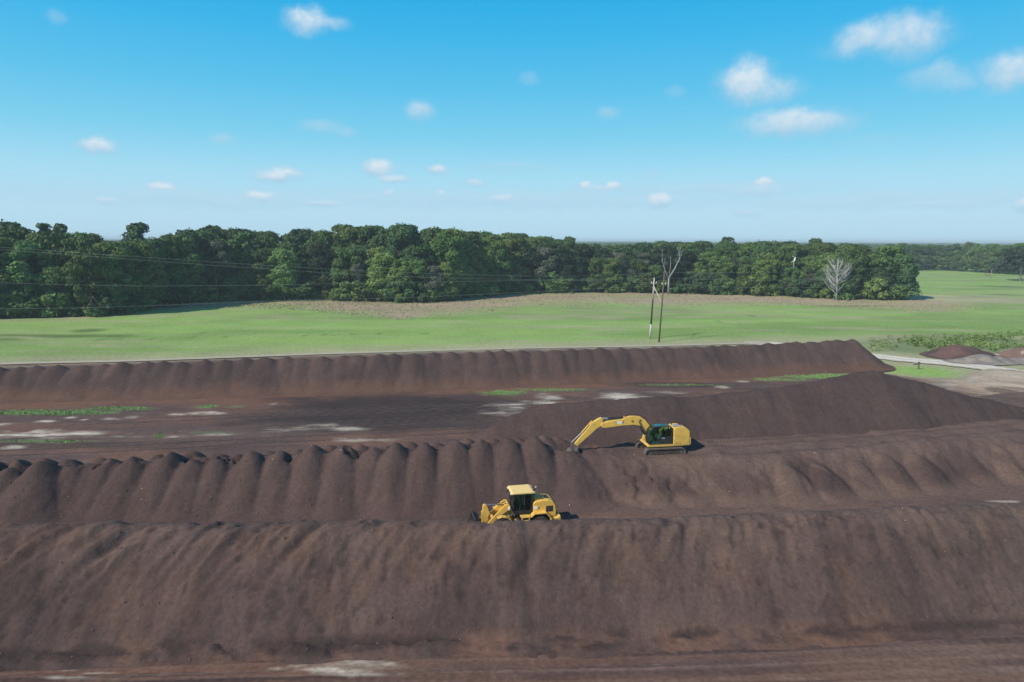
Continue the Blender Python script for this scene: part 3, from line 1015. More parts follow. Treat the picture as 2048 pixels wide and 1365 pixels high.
# ------------------------------------------------------------------ wheel loader (nose towards -x, near side -y)
def wheel(parent, cx, cy, cz, rad, wid, side, mat_rim):
    t = MB()
    h = wid / 2
    t.lathe_y(cx, cy, cz, [(rad * .56, -h * .8), (rad * .62, -h * .98), (rad * .86, -h), (rad * .96, -h * .8), (rad * .985, 0), (rad * .96, h * .8), (rad * .86, h), (rad * .62, h * .98), (rad * .56, h * .8), (rad * .56, -h * .8)], 36)
    for k in range(22):
        a = 2 * math.pi * k / 22
        for sgn, off in ((-1, 0), (1, math.pi / 22)):
            c, s = math.cos(a + off), math.sin(a + off)
            M = Matrix(((-s, 0, c), (0, 1, 0), (c, 0, s)))
            vs = []
            for u in (-.05, .05):
                for v in (0.02, h * 1.0):
                    for w in (rad * .94, rad * 1.01):
                        p = M @ Vector((u + (v * .35), sgn * v, w))
                        vs.append((cx + p.x, cy + p.y, cz + p.z))
            t._add(vs, [(0, 1, 3, 2), (4, 6, 7, 5), (0, 4, 5, 1), (2, 3, 7, 6), (0, 2, 6, 4), (1, 5, 7, 3)])
    w = t.build('wheel', RUB, parent, .012)
    r_ = MB().lathe_y(cx, cy, cz, [(0.001, side * h * .35), (rad * .22, side * h * .35), (rad * .26, side * h * .15), (rad * .46, side * h * .12), (rad * .52, side * h * .8), (rad * .58, side * h * .85), (rad * .58, -side * h * .8)], 28)
    r_.build('rim', mat_rim, w, smooth=False)
    b = MB()
    for k in range(10):
        a = 2 * math.pi * k / 10
        x, z = cx + rad * .34 * math.cos(a), cz + rad * .34 * math.sin(a)
        b.tube([(x, cy + side * h * .1, z), (x, cy + side * h * .22, z)], .03, 6)
    b.lathe_y(cx, cy, cz, [(rad * .28, side * h * .13), (rad * .40, side * h * .13), (rad * .40, side * h * .17), (rad * .28, side * h * .17), (rad * .28, side * h * .13)], 20)
    b.build('hub_bolts', STEEL, w)
    return w


def make_loader():
    L = thing('wheel_loader', 'yellow wheel loader with green cab glass, half hidden behind the front windrow', 'wheel loader',
              (G(1038, 1063)[0], 54.6, 0.12), R(11))
    L.scale = (1.015, 1.015, 1.015)
    # local frame: x = 0 at the joint between front and rear half; front axle -1.55, rear axle +1.5
    TR = .74
    for cx in (-1.55, 1.50):
        for sy in (-1, 1):
            wheel(L, cx, sy * 1.03, TR, TR, .52, sy, YEL_D)
    # rear frame and engine bay
    hood = MB()
    prof = [(.98, 1.55), (.98, 2.36), (1.12, 2.50), (1.7, 2.60), (2.25, 2.58), (2.62, 2.44), (2.82, 2.14), (2.88, 1.75), (2.86, 1.22), (2.34, 1.22), (2.12, 1.52)]
    hood.prism(prof, -.80, .80)
    hd = hood.build('engine_hood', YEL, L, .07, seg=3)
    MB().box(2.02, 2.62, -.806, -.79, 1.62, 2.12).build('side_grille', STEEL, hd, .01)
    g = MB()
    for k in range(7):
        g.box(2.05, 2.59, -.816, -.806, 1.66 + k * .065, 1.69 + k * .065)
    g.build('grille_slats', BLK, hd)
    MB().box(2.02, 2.62, .79, .806, 1.62, 2.12).build('side_grille', STEEL, hd, .01)
    MB().box(2.895, 2.93, -.6, .6, 1.25, 2.05).build('rear_grille', BLK, hd, .02)
    MB().lathe_y(1.20, -.812, 2.02, [(.001, -.012), (.15, -.012), (.16, 0)], 20).build('emblem', WHT, hd)
    MB().prism([(1.36, 1.94), (1.50, 2.10), (1.47, 1.94)], -.816, -.800).build('emblem', BLK, hd)
    MB().box(1.08, 1.92, -.5, .5, 2.5, 2.66).build('air_box', YEL_D, hd, .05)
    MB().lathe_y(1.9, 0, 2.66, [(.001, -.14), (.12, -.14), (.12, .14), (.001, .14)], 14).build('pre_cleaner', STEEL, hd)
    MB().box(2.0, 2.3, -.35, .35, 2.58, 2.64).build('cooling_vent', BLK, hd, .01)
    MB().tube([(1.28, .30, 2.5), (1.28, .30, 3.05), (1.33, .30, 3.20), (1.47, .30, 3.36)], [.065, .065, .06, .055], 12).build('exhaust_stack', BLK, L, smooth=True)
    MB().tube([(1.39, .30, 3.27), (1.49, .30, 3.385)], [.068, .064], 12).build('exhaust_tip', GREY, L)
    cw = MB()
    cw.prism([(2.38, .58), (2.30, 1.16), (2.86, 1.20), (3.16, 1.34), (3.22, .95), (3.05, .58)], -1.12, 1.12)
    cwo = cw.build('counterweight', YEL, L, .06, seg=3)
    for sy in (-1, 1):
        MB().box(3.15, 3.20, sy * .86 - .1, sy * .86 + .1, 1.02, 1.15).build('tail_light', principled('tail_lens', (.5, .02, .01), .3)[0] if sy < 0 else bpy.data.materials['tail_lens'], cwo)
    fr = MB()
    fr.box(-.2, 2.5, -.48, .48, .62, 1.3)
    fr.box(.3, 2.3, -.72, .72, 1.2, 1.58)
    fr.build('rear_frame', BLK, L, .03)
    for cx in (-1.55, 1.5):
        MB().tube([(cx, -.9, TR), (cx, .9, TR)], .2, 14).build('axle', STEEL, L)
    # fenders with the bright stepped edge over the near rear wheel
    for sy in (-1, 1):
        y0, y1 = (-1.34, -.80) if sy < 0 else (.80, 1.34)
        f = MB()
        f.prism([(-.10, 1.44), (-.10, 1.52), (.72, 1.52), (.98, 1.74), (1.96, 1.76), (2.36, 1.34), (2.42, 1.20), (2.34, 1.17), (2.26, 1.30), (1.92, 1.68), (1.02, 1.66), (.78, 1.44)], y0, y1)
        f.build('fender', YEL, L, .015)
        st = MB()
        st.prism([(-.16, .42), (-.02, 1.45), (.07, 1.45), (-.07, .42)], y0 + .02, y0 + .08)
        st.prism([(.40, .42), (.54, 1.45), (.63, 1.45), (.49, .42)], y0 + .02, y0 + .08)
        for k in range(3):
            st.box(-.12 + k * .05, .50 + k * .05, y0 + .02, y0 + .30, .46 + k * .36, .50 + k * .36)
        st.build('step', YEL_D, L, .008)
        MB().box(.08, .62, y0 + .14, y0 + .5, .72, 1.36).build('tank', BLK, L, .04)
        MB().tube([(-.22, y0 + .06, 1.5), (-.22, y0 + .06, 2.2), (-.14, y0 + .14, 2.4)], .018, 6).build('handrail', BLK, L)
        MB().tube([(.66, y0 + .06, 1.5), (.66, y0 + .06, 2.3), (.6, y0 + .14, 2.4)], .018, 6).build('handrail', BLK, L)
        fe = MB()
        pr = [(-1.55 + (TR + .16) * math.cos(R(a)), TR + (TR + .16) * math.sin(R(a))) for a in (20, 45, 70, 95, 118)]
        pr += [(-1.55 + (TR + .10) * math.cos(R(a)), TR + (TR + .10) * math.sin(R(a))) for a in (118, 95, 70, 45, 20)]
        fe.prism(pr, y0 + .04, y1 - .04)
        fe.build('front_fender', YEL_D, L, .01)
    # cab
    cb = MB()
    cb.prism([(-.52, 1.50), (-.40, 1.50), (.95, 1.50), (.95, 1.80), (-.58, 1.80)], -.72, .72)
    cab = cb.build('cab', BLK, L, .03)
    pil = MB()
    for sy in (-.72, .72):
        pil.tube([(-.56, sy, 1.78), (-.66, sy * .97, 2.55), (-.48, sy * .93, 3.22)], .038, 6)
        pil.tube([(.30, sy, 1.78), (.30, sy * .95, 3.22)], .04, 6)
        pil.tube([(.93, sy, 1.78), (.86, sy * .93, 3.22)], .055, 6)
        pil.tube([(-.5, sy * .93, 3.2), (.9, sy * .93, 3.2)], .045, 6)
        pil.tube([(-.56, sy, 1.80), (.94, sy, 1.80)], .035, 6)
    pil.tube([(-.56, -.72, 1.8), (-.56, .72, 1.8)], .035, 6)
    pil.tube([(.93, -.72, 1.8), (.93, .72, 1.8)], .035, 6)
    pil.build('cab_frame', BLK, cab)
    gl = MB()
    gl._add([(-.56, -.70, 1.82), (-.56, .70, 1.82), (-.655, .68, 2.55), (-.655, -.68, 2.55), (-.48, .65, 3.2), (-.48, -.65, 3.2)], [(0, 1, 2, 3), (3, 2, 4, 5)])
    gl.build('windscreen', GLASS, cab)
    for sy in (-1, 1):
        MB()._add([(-.54, sy * .715, 1.82), (.28, sy * .715, 1.82), (.28, sy * .67, 3.18), (-.47, sy * .67, 3.18), (-.64, sy * .70, 2.55)], [(0, 1, 2, 3, 4)]).build('door_glass', GLASS, cab)
        MB()._add([(.33, sy * .715, 1.82), (.91, sy * .715, 1.82), (.85, sy * .67, 3.18), (.33, sy * .67, 3.18)], [(0, 1, 2, 3)]).build('side_window', GLASS, cab)
    MB()._add([(.935, -.68, 2.0), (.935, .68, 2.0), (.87, .63, 3.18), (.87, -.63, 3.18)], [(0, 1, 2, 3)]).build('rear_window', GLASS, cab)
    se = MB()
    se.box(.05, .6, -.27, .27, 1.95, 2.12)
    se.box(.52, .68, -.26, .26, 2.05, 2.75)
    se.box(.56, .68, -.15, .15, 2.78, 2.95)
    se.build('seat', SEAT, cab, .04)
    MB().tube([(-.42, 0, 1.8), (-.32, 0, 2.35)], .04, 6).lathe_y(-.3, 0, 2.38, [(.001, -.2), (.2, -.02), (.2, .02), (.001, .2)], 12).build('steering_wheel', BLK, cab)
    MB().box(.62, .88, -.62, .62, 1.8, 2.45).build('console', BLK, cab, .02)
    rf = MB()
    rf.prism([(-.80, 3.24), (-.80, 3.30), (-.66, 3.37), (.92, 3.39), (1.08, 3.33), (1.08, 3.25)], -.92, .92)
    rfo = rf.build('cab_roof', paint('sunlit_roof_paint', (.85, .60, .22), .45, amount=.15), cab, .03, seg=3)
    for sy in (-.7, .7):
        MB().box(-.86, -.80, sy - .09, sy + .09, 3.20, 3.30).build('work_light', LAMP, rfo, .01)
        MB().box(1.08, 1.13, sy - .09, sy + .09, 3.22, 3.32).build('work_light', LAMP, rfo, .01)
    for sy in (-1, 1):
        m_ = MB()
        m_.tube([(-.5, sy * .75, 2.95), (-.72, sy * 1.15, 2.98)], .014, 5)
        m_.box(-.76, -.71, sy * 1.15 - .1, sy * 1.15 + .1, 2.72, 3.08)
        m_.build('mirror', BLK, cab)
    # front frame and linkage
    ff = MB()
    ff.prism([(-2.1, .55), (-2.15, 1.1), (-1.35, 1.55), (-1.22, 2.26), (-.94, 2.32), (-.72, 2.05), (-.66, 1.1), (-.2, .95), (-.2, .6)], -.40, .40)
    ff.build('front_frame', YEL_D, L, .04)
    MB().tube([(-.18, 0, .5), (-.18, 0, 1.5)], .13, 12).build('articulation_pin', BLK, L)
    for sy in (-1, 1):
        la = MB()
        y0, y1 = sorted((sy * .46, sy * .60))
        la.prism([(-.80, 2.20), (-.95, 2.36), (-1.25, 2.33), (-1.75, 1.86), (-2.3, 1.30), (-2.95, .62), (-3.06, .36), (-2.88, .28), (-2.66, .40), (-2.1, 1.02), (-1.5, 1.52), (-1.1, 1.80), (-.86, 1.98)], y0, y1)
        la.build('lift_arm', YEL, L, .02)
        lc = MB().tube([(-.62, sy * .53, .88), (-.98, sy * .53, 1.42)], .085, 12)
        lc.build('lift_cylinder', YEL_D, L, smooth=False)
        MB().tube([(-.98, sy * .53, 1.42), (-1.20, sy * .53, 1.74)], .045, 10).build('cylinder_rod', CHROME, L)
        MB().box(-1.02, -.90, sy * .80 - .12, sy * .80 + .12, 2.0, 2.22).build('headlight', LAMP, L, .02)
        MB().tube([(-.95, sy * .45, 2.1), (-.95, sy * .80, 2.1)], .03, 6).build('light_bracket', BLK, L)
    MB().tube([(-2.25, -.5, 1.32), (-2.25, .5, 1.32)], .13, 12).build('cross_tube', YEL_D, L)
    bl = MB()
    bl.prism([(-2.96, 2.16), (-2.86, 2.30), (-2.66, 2.26), (-2.44, 1.66), (-2.34, 1.34), (-2.44, 1.10), (-2.62, .80), (-2.86, .42), (-3.02, .50), (-3.0, 1.2)], -.14, .14)
    bl.build('tilt_lever', YEL, L, .03)
    MB().prism([(-2.98, .95), (-2.90, .28), (-3.12, .26), (-3.16, 1.9), (-3.06, 2.0)], -.55, -.43).build('coupler_plate', YEL, L, .02)
    MB().prism([(-2.98, .95), (-2.90, .28), (-3.12, .26), (-3.16, 1.0), (-3.06, 1.1)], .43, .55).build('coupler_plate', YEL, L, .02)
    MB().tube([(-1.05, 0, 2.12), (-1.75, 0, 2.19)], .09, 12).build('tilt_cylinder', YEL_D, L)
    MB().tube([(-1.75, 0, 2.19), (-2.80, 0, 2.24)], .05, 10).build('cylinder_rod', CHROME, L)
    ho = MB()
    for sy in (-.2, .2, -.26):
        ho.tube([(-1.0, sy, 2.25), (-1.35, sy, 2.42), (-1.8, sy * .6, 2.34), (-2.1, sy * .4, 2.05)], .018, 6)
    ho.build('hoses', BLK, L)
    # bucket: curved shell, cheeks, cutting edge
    bu = MB()
    outer = [(-4.25, .10), (-3.55, .08), (-3.25, .20), (-3.12, .50), (-3.16, .85), (-3.36, 1.12), (-3.62, 1.26)]
    inner = [(-3.60, 1.20), (-3.40, 1.06), (-3.23, .82), (-3.20, .52), (-3.30, .28), (-3.56, .15), (-4.25, .14)]
    bu.prism(outer + inner, -1.35, 1.35)
    for y in (-1.37, 1.33):
        bu.prism([(-4.1, .09), (-3.55, .06), (-3.22, .18), (-3.09, .50), (-3.14, .88), (-3.36, 1.14), (-3.62, 1.28), (-3.78, 1.02)], y, y + .045)
    bk = bu.build('bucket', BLK, L, .01)
    MB().box(-4.42, -4.2, -1.38, 1.38, .085, .125).build('cutting_edge', STEEL, bk, .008)
    sp = MB()
    sp.prism([(-3.60, 1.28), (-3.72, 1.24), (-3.78, 1.48), (-3.68, 1.52)], -1.2, 1.2)
    sp.build('spill_guard', BLK, bk, .01)
    return L


loader = make_loader()


# ------------------------------------------------------------------ excavator (boom towards -x, cab on the near side -y)
def rot_pts(pts, ang, piv):
    c, s = math.cos(ang), math.sin(ang)
    return [((x - piv[0]) * c - (z - piv[1]) * s + piv[0], (x - piv[0]) * s + (z - piv[1]) * c + piv[1]) for x, z in pts]


def make_excavator():
    E_ = thing('excavator', 'yellow crawler excavator on the compost bench with its arm reaching left', 'excavator', (EXC[0] - .35, EXC[1], BENCH - .26), R(9))
    # tracks
    LT, RT = 2.0, .40
    for sy in (-1, 1):
        cy = sy * 1.22
        loop = []
        n = 14
        for k in range(n + 1):
            a = math.pi / 2 + math.pi * k / n
            loop.append((-LT + .38 + RT * math.cos(a) - .0, RT + .03 + RT * math.sin(a)))
        for k in range(n + 1):
            a = -math.pi / 2 + math.pi * k / n
            loop.append((LT - .38 + RT * math.cos(a), RT + .03 + RT * math.sin(a)))
        tb = MB()
        inn = [(x * .955, (z - RT - .03) * .80 + RT + .03) for x, z in loop]
        m = len(loop)
        vs = [(x, cy - .28, z) for x, z in loop] + [(x, cy + .28, z) for x, z in loop] + [(x, cy - .28, z) for x, z in inn] + [(x, cy + .28, z) for x, z in inn]
        fs = []
        for i in range(m):
            j = (i + 1) % m
            fs += [(i, j, m + j, m + i), (2 * m + i, 3 * m + i, 3 * m + j, 2 * m + j), (i, 2 * m + i, 2 * m + j, j), (m + i, m + j, 3 * m + j, 3 * m + i)]
        tb._add(vs, fs)
        # grouser shoes
        per = [(loop[i], loop[(i + 1) % m]) for i in range(m)]
        lens = [math.dist(a, b) for a, b in per]
        total = sum(lens)
        ns = 46
        for q in range(ns):
            d = total * q / ns
            i = 0
            while d > lens[i]:
                d -= lens[i]
                i += 1
            (ax, az_), (bx_, bz_) = per[i]
            t = d / max(lens[i], 1e-6)
            x, z = ax + (bx_ - ax) * t, az_ + (bz_ - az_) * t
            tx, tz = (bx_ - ax) / lens[i], (bz_ - az_) / lens[i]
            nx, nz = (tz, -tx)
            if nx * x + nz * (z - RT) < 0:
                nx, nz = -nx, -nz
            pr = [(x - tx * .085, z - tz * .085), (x + tx * .085, z + tz * .085), (x + tx * .085 + nx * .02, z + tz * .085 + nz * .02), (x + tx * .02 + nx * .05, z + tz * .02 + nz * .05),
                  (x + nx * .05, z + nz * .05), (x - tx * .085 + nx * .02, z - tz * .085 + nz * .02)]
            tb.prism(pr, cy - .3, cy + .3)
        tr = tb.build('track', STEEL, E_)
        MB().prism([(-1.45, .28), (-1.5, .6), (1.5, .6), (1.45, .28)], cy - .2, cy + .2).build('track_frame', BLK, tr, .02)
        MB().lathe_y(LT - .38, cy, RT + .03, [(.001, -.16), (.12, -.2), (.30, -.12), (.33, 0), (.30, .12), (.12, .2), (.001, .16)], 20).build('sprocket', STEEL, tr)
        MB().lathe_y(-LT + .38, cy, RT + .03, [(.001, -.12), (.1, -.18), (.26, -.14), (.33, -.1), (.33, .1), (.26, .14), (.001, .12)], 20).build('idler', STEEL, tr)
        for k in range(7):
            MB().lathe_y(-1.25 + k * .41, cy, .17, [(.001, -.2), (.09, -.2), (.11, -.06), (.11, .06), (.09, .2), (.001, .2)], 12).build('roller', STEEL, tr)
    MB().box(-.8, .8, -1.0, 1.0, .42, .82).build('undercarriage', BLK, E_, .06)
    MB().tube([(0, 0, .8), (0, 0, 1.0)], .62, 24).build('swing_bearing', STEEL, E_)
    # upper structure
    pl = MB()
    pl.prism([(-1.72, 1.00), (-1.72, 1.08), (-1.60, 1.20), (1.9, 1.20), (1.9, .98), (-1.5, .98)], -1.24, 1.24)
    pl.build('platform', YEL, E_, .02)
    eh = MB()
    eh.prism([(.86, 1.02), (.86, 2.62), (1.02, 2.86), (1.60, 2.90), (2.10, 2.78), (2.46, 2.50), (2.52, 2.2), (2.50, 1.02)], -1.26, -.2)
    eh.prism([(.30, 1.02), (.30, 2.0), (.60, 2.30), (1.6, 2.62), (2.10, 2.60), (2.48, 2.42), (2.52, 2.2), (2.50, 1.02)], -.2, 1.26)
    eho = eh.build('engine_cover', YEL, E_, .06, seg=3)
    MB().prism([(1.95, .98), (1.95, 1.9), (2.56, 1.9), (2.68, 1.7), (2.68, 1.15), (2.58, .98)], -1.22, 1.22).build('counterweight', YEL, E_, .06, seg=3)
    vt = MB()
    for k in range(5):
        vt.box(1.25, 2.05, -1.272, -1.262, 1.62 + k * .10, 1.66 + k * .10)
    vt.build('cooling_vent', YEL_D, eho)
    MB().box(1.10, 1.22, -1.275, -1.262, 1.26, 1.34).build('door_latch', BLK, eho)
    MB().box(.90, 1.00, -1.275, -1.262, 1.70, 1.84).build('emblem', WHT, eho)
    MB().box(.9, 1.7, -1.1, -.3, 2.89, 2.915).build('anti_slip_pad', GREY, eho)
    MB().tube([(1.3, .5, 2.5), (1.3, .5, 2.95)], .06, 10).build('exhaust_stack', BLK, E_)
    for pts in ([(.2, 1.2, 1.2), (.2, 1.2, 2.1), (.9, 1.2, 2.2), (.9, 1.2, 1.4)], [(.92, -1.2, 2.86), (.92, -1.2, 3.1), (1.5, -1.2, 3.1), (1.5, -1.2, 2.88)]):
        MB().tube(pts, .018, 6).build('handrail', BLK, E_)
    MB().box(-1.55, .1, .42, 1.24, 1.2, 1.72).build('tool_box', YEL_D, E_, .05)
    # cab
    y0, y1 = -1.24, -.30
    cbm = MB()
    prf = [(-1.50, 1.20), (-1.66, 1.36), (-1.66, 1.62), (.72, 1.62), (.80, 1.20)]
    cab = MB().box(-1.58, .80, y0, y1, 1.205, 1.30).build('cab', GREY, E_, .03)
    pm = MB()
    side = [(-1.56, 1.26), (-1.64, 1.9), (-1.50, 2.55), (-1.14, 2.95), (.50, 2.97), (.66, 2.85), (.72, 1.26)]
    for y in (y0 + .03, y1 - .03):
        pm.tube([(x, y, z) for x, z in side] + [(-1.56, y, 1.26)], .05, 6)
        pm.tube([(-.42, y, 1.28), (-.42, y, 2.95)], .04, 6)
    for x, z in side:
        pm.tube([(x, y0 + .03, z), (x, y1 - .03, z)], .045, 6)
    pm.build('cab_frame', BLK, cab)
    pn = MB()
    pn.prism([(-.38, 1.28), (.70, 1.28), (.68, 2.02), (.35, 2.02), (.05, 1.92), (-.15, 1.5), (-.38, 1.45)], y0 + .01, y0 + .05)
    pn.build('lower_panel', BLK, cab, .01)
    sidep = [(-1.53, 1.3), (-1.60, 1.9), (-1.47, 2.52), (-1.12, 2.9), (-.46, 2.92), (-.46, 1.3)]
    MB()._add([(x, y0 + .02, z) for x, z in sidep], [tuple(range(6))]).build('door_glass', GLASS, cab)
    MB()._add([(x, y1 - .02, z) for x, z in sidep], [tuple(range(6))]).build('side_window', GLASS, cab)
    for y in (y0 + .022, y1 - .022):
        MB()._add([(-.38, y, 1.95), (.66, y, 1.95), (.62, y, 2.85), (-.38, y, 2.92)], [(0, 1, 2, 3)]).build('rear_side_window', GLASS, cab)
    ws = [(-1.57, 1.3), (-1.63, 1.9), (-1.49, 2.53), (-1.14, 2.92)]
    MB()._add([(x, y0 + .05, z) for x, z in ws] + [(x, y1 - .05, z) for x, z in ws], [(i, i + 1, 5 + i, 4 + i) for i in range(3)]).build('windscreen', GLASS, cab)
    MB().prism([(-1.12, 2.95), (-1.05, 3.02), (.45, 3.03), (.60, 2.93)], y0 + .03, y1 - .03).build('cab_roof', paint('dark_cab_roof', (.03, .085, .08), .3, amount=.4), cab, .02)
    MB().box(-.98, -.3, y0 + .16, y1 - .16, 3.03, 3.045).build('roof_window', TEAL, cab)
    se = MB()
    se.box(-.55, 0, y0 + .22, y1 - .2, 1.62, 1.80)
    se.box(-.10, .10, y0 + .22, y1 - .2, 1.75, 2.42)
    se.box(-.06, .08, y0 + .34, y1 - .32, 2.45, 2.66)
    se.build('seat', SEAT, cab, .05)
    co = MB()
    co.box(-1.32, -1.02, y0 + .16, y1 - .2, 1.3, 1.42)
    co.tube([(-1.15, y0 + .36, 1.35), (-1.2, y0 + .36, 2.0)], .03, 6)
    co.tube([(-1.15, y0 + .56, 1.35), (-1.2, y0 + .56, 2.0)], .03, 6)
    co.box(-.75, .05, y0 + .08, y0 + .2, 1.72, 1.95)
    co.box(-.75, .05, y1 - .2, y1 - .1, 1.72, 1.95)
    co.build('controls', GREY, cab, .01)
    mi = MB().tube([(-1.4, y0, 2.4), (-1.62, y0 - .18, 2.45)], .014, 5).box(-1.66, -1.60, y0 - .28, y0 - .08, 2.25, 2.6)
    mi.build('mirror', BLK, cab)
    # boom
    yb0, yb1 = -.02, .44
    bm_ = [(-.50, 1.55), (-.82, 1.50), (-1.18, 1.95), (-1.62, 2.62), (-2.1, 3.02), (-2.75, 3.16), (-3.9, 3.12), (-5.62, 2.92), (-5.95, 2.97), (-6.10, 3.24), (-5.98, 3.50),
           (-5.50, 3.62), (-3.95, 3.86), (-3.2, 4.16), (-2.75, 4.22), (-2.1, 4.06), (-1.55, 3.62), (-1.1, 2.95), (-.72, 2.2), (-.42, 1.75)]
    bo = MB().prism(bm_, yb0, yb1)
    boom = bo.build('boom', YEL, E_, .035)
    MB().box(-4.45, -3.98, yb0 - .012, yb0, 3.36, 3.64).build('emblem', WHT, boom)
    MB().prism([(-3.94, 3.42), (-3.82, 3.64), (-3.80, 3.42)], yb0 - .012, yb0).build('emblem', BLK, boom)
    for pp in ((-2.95, 3.62), (-2.15, 3.70)):
        MB().lathe_y(pp[0], (yb0 + yb1) / 2, pp[1], [(.001, -.30), (.09, -.30), (.09, .30), (.001, .30)], 14).build('pin', STEEL, boom)
    for sy in (yb0 - .12, yb1 + .12):
        MB().tube([(-1.25, sy, 1.42), (-1.72, sy, 2.35)], .085, 12).build('boom_cylinder', BLK, E_)
        MB().tube([(-1.72, sy, 2.35), (-2.32, sy, 3.62)], .05, 10).build('cylinder_rod', STEEL, E_)
    ym = (yb0 + yb1) / 2
    MB().tube([(-3.65, ym, 4.02), (-5.35, ym, 3.98)], .10, 12).build('stick_cylinder', BLK, E_)
    MB().tube([(-5.35, ym, 3.98), (-5.98, ym, 4.03)], .055, 10).build('cylinder_rod', CHROME, E_)
    MB().box(-3.78, -3.52, ym - .16, ym + .16, 3.92, 4.12).build('cylinder_mount', YEL_D, boom, .03)
    ho = MB()
    for o_ in (-.10, .02, .12):
        ho.tube([(-.9, ym + o_, 2.6), (-1.5, ym + o_, 3.75), (-2.2, ym + o_, 4.18), (-3.2, ym + o_, 4.26), (-4.3, ym + o_, 3.92)], .02, 6)
    ho.build('hoses', BLK, boom)
    # stick
    st = [(-5.86, 3.98), (-6.02, 4.10), (-6.25, 4.02), (-6.92, 3.58), (-7.10, 3.42), (-7.15, 3.2), (-8.62, 1.28), (-8.56, 1.02), (-8.34, 1.0), (-8.16, 1.18), (-6.45, 2.88), (-6.02, 3.14), (-5.90, 3.35)]
    sk = MB().prism(st, ym - .16, ym + .16).build('stick', YEL, E_, .03)
    MB().tube([(-6.92, ym, 3.72), (-7.95, ym, 2.40)], .08, 12).build('bucket_cylinder', YEL_D, E_)
    MB().tube([(-7.95, ym, 2.40), (-8.92, ym, 1.38)], .05, 10).build('cylinder_rod', CHROME, E_)
    lk = MB()
    for sy in (ym - .2, ym + .16):
        lk.prism([(-8.88, 1.46), (-8.98, 1.36), (-8.62, .98), (-8.50, 1.06)], sy, sy + .04)
        lk.prism([(-8.86, 1.44), (-8.98, 1.40), (-9.02, .72), (-8.90, .70)], sy, sy + .04)
    lk.build('linkage', CHROME, E_)
    # bucket, curled back, teeth down in the soil
    out = [(-8.42, 1.02), (-8.60, .60), (-9.02, .72), (-9.30, .50), (-9.36, .08), (-9.10, -.32), (-8.62, -.52), (-8.10, -.46)]
    inn = [(-8.12, -.40), (-8.60, -.45), (-9.04, -.27), (-9.28, .10), (-9.22, .46), (-8.98, .62), (-8.62, .52), (-8.36, .92)]
    bb = MB().prism(out + inn, ym - .56, ym + .56)
    for y in (ym - .59, ym + .55):
        bb.prism([(-8.42, 1.0), (-8.62, .60), (-9.02, .70), (-9.29, .48), (-9.34, .08), (-9.08, -.30), (-8.62, -.5), (-8.14, -.42), (-8.25, .2)], y, y + .04)
    bk = bb.build('bucket', STEEL, E_, .01)
    for k in range(5):
        y = ym - .5 + k * .25
        MB().prism([(-8.14, -.38), (-8.14, -.5), (-7.86, -.38)], y - .04, y + .04).build('tooth', STEEL, bk)
    # the boom lies a little flatter than drawn
    for o_ in E_.children_recursive:
        if o_.type == 'MESH' and o_.name.split('.')[0] in ('boom', 'stick', 'hoses', 'emblem', 'pin', 'boom_cylinder', 'cylinder_rod', 'stick_cylinder', 'cylinder_mount', 'bucket_cylinder'):
            for v_ in o_.data.vertices:
                if v_.co.z > 1.5 and v_.co.x < -.5:
                    v_.co.z = 1.5 + (v_.co.z - 1.5) * .86
    return E_


excavator = make_excavator()

# ------------------------------------------------------------------ utility poles and wires
WOODP = attr_material('weathered_pole', fine=3, amp=.25, bump=.2)


def simple_tube(name, pts, rad, mat, parent=None, n=8, color=(.3, .3, .3)):
    m = MB().tube(pts, rad, n)
    o_ = m.build(name, mat, parent, smooth=True)
    ca = o_.data.attributes.new('tint', 'FLOAT_COLOR', 'POINT')
    for i in range(len(o_.data.vertices)):
        ca.data[i].color = (*color, 1)
    return o_


p1 = G(1300, 677)
P1 = thing('utility_pole', 'left pole of the pair in the pasture, dark with white foot and pale crossarm', 'utility pole', (p1[0], p1[1], -.05), 0, 'utility poles in the pasture')
H1 = 14.6
lx = .55
simple_tube('pole_foot', [(0, 0, 0), (lx * .27, 0, 3.5)], [.26, .25], WOODP, P1, color=(.46, .43, .38))
simple_tube('pole_shaft', [(lx * .27, 0, 3.5), (lx * .70, 0, 9.7)], [.22, .19], WOODP, P1, color=(.075, .055, .05))
simple_tube('pole_top', [(lx * .70, 0, 9.7), (lx, 0, H1)], [.20, .15], WOODP, P1, color=(.48, .42, .34))
simple_tube('crossarm', [(lx - .75, .1, 13.5), (lx + .75, -.1, 13.55)], .10, WOODP, P1, color=(.52, .46, .36))
for dx in (-.6, .0, .6):
    MB().tube([(lx + dx, 0, 13.58 if dx else H1), (lx + dx, 0, 13.9 if dx else H1 + .3)], .08, 8).build('insulator', WHT, P1)
MB().tube([(lx + .05, -.25, 11.7), (lx + .05, -.25, 12.4)], .2, 12).build('transformer', GREY, P1)
simple_tube('brace', [(lx * .9, 0, 12.8), (1.95, -3.0, 9.0)], .085, WOODP, P1, color=(.58, .50, .44))
p2 = G(1318, 684)
P2 = thing('utility_pole', 'taller thinner right pole of the pair in the pasture, plain weathered brown', 'utility pole', (p2[0], p2[1], -.05), 0, 'utility poles in the pasture')
H2 = 17.2
simple_tube('pole_shaft', [(0, 0, 0), (.75, 0, H2)], [.21, .13], WOODP, P2, color=(.15, .115, .08))
simple_tube('crossarm', [(.68 - .5, .05, 13.6), (.68 + .5, -.05, 13.6)], .09, WOODP, P2, color=(.46, .44, .34))
for dx in (-.4, .4):
    MB().tube([(.68 + dx, 0, 13.65), (.68 + dx, 0, 13.95)], .07, 8).build('insulator', WHT, P2)

WIRE = principled('wire_aluminium', (.36, .40, .38), .6, .2)[0]


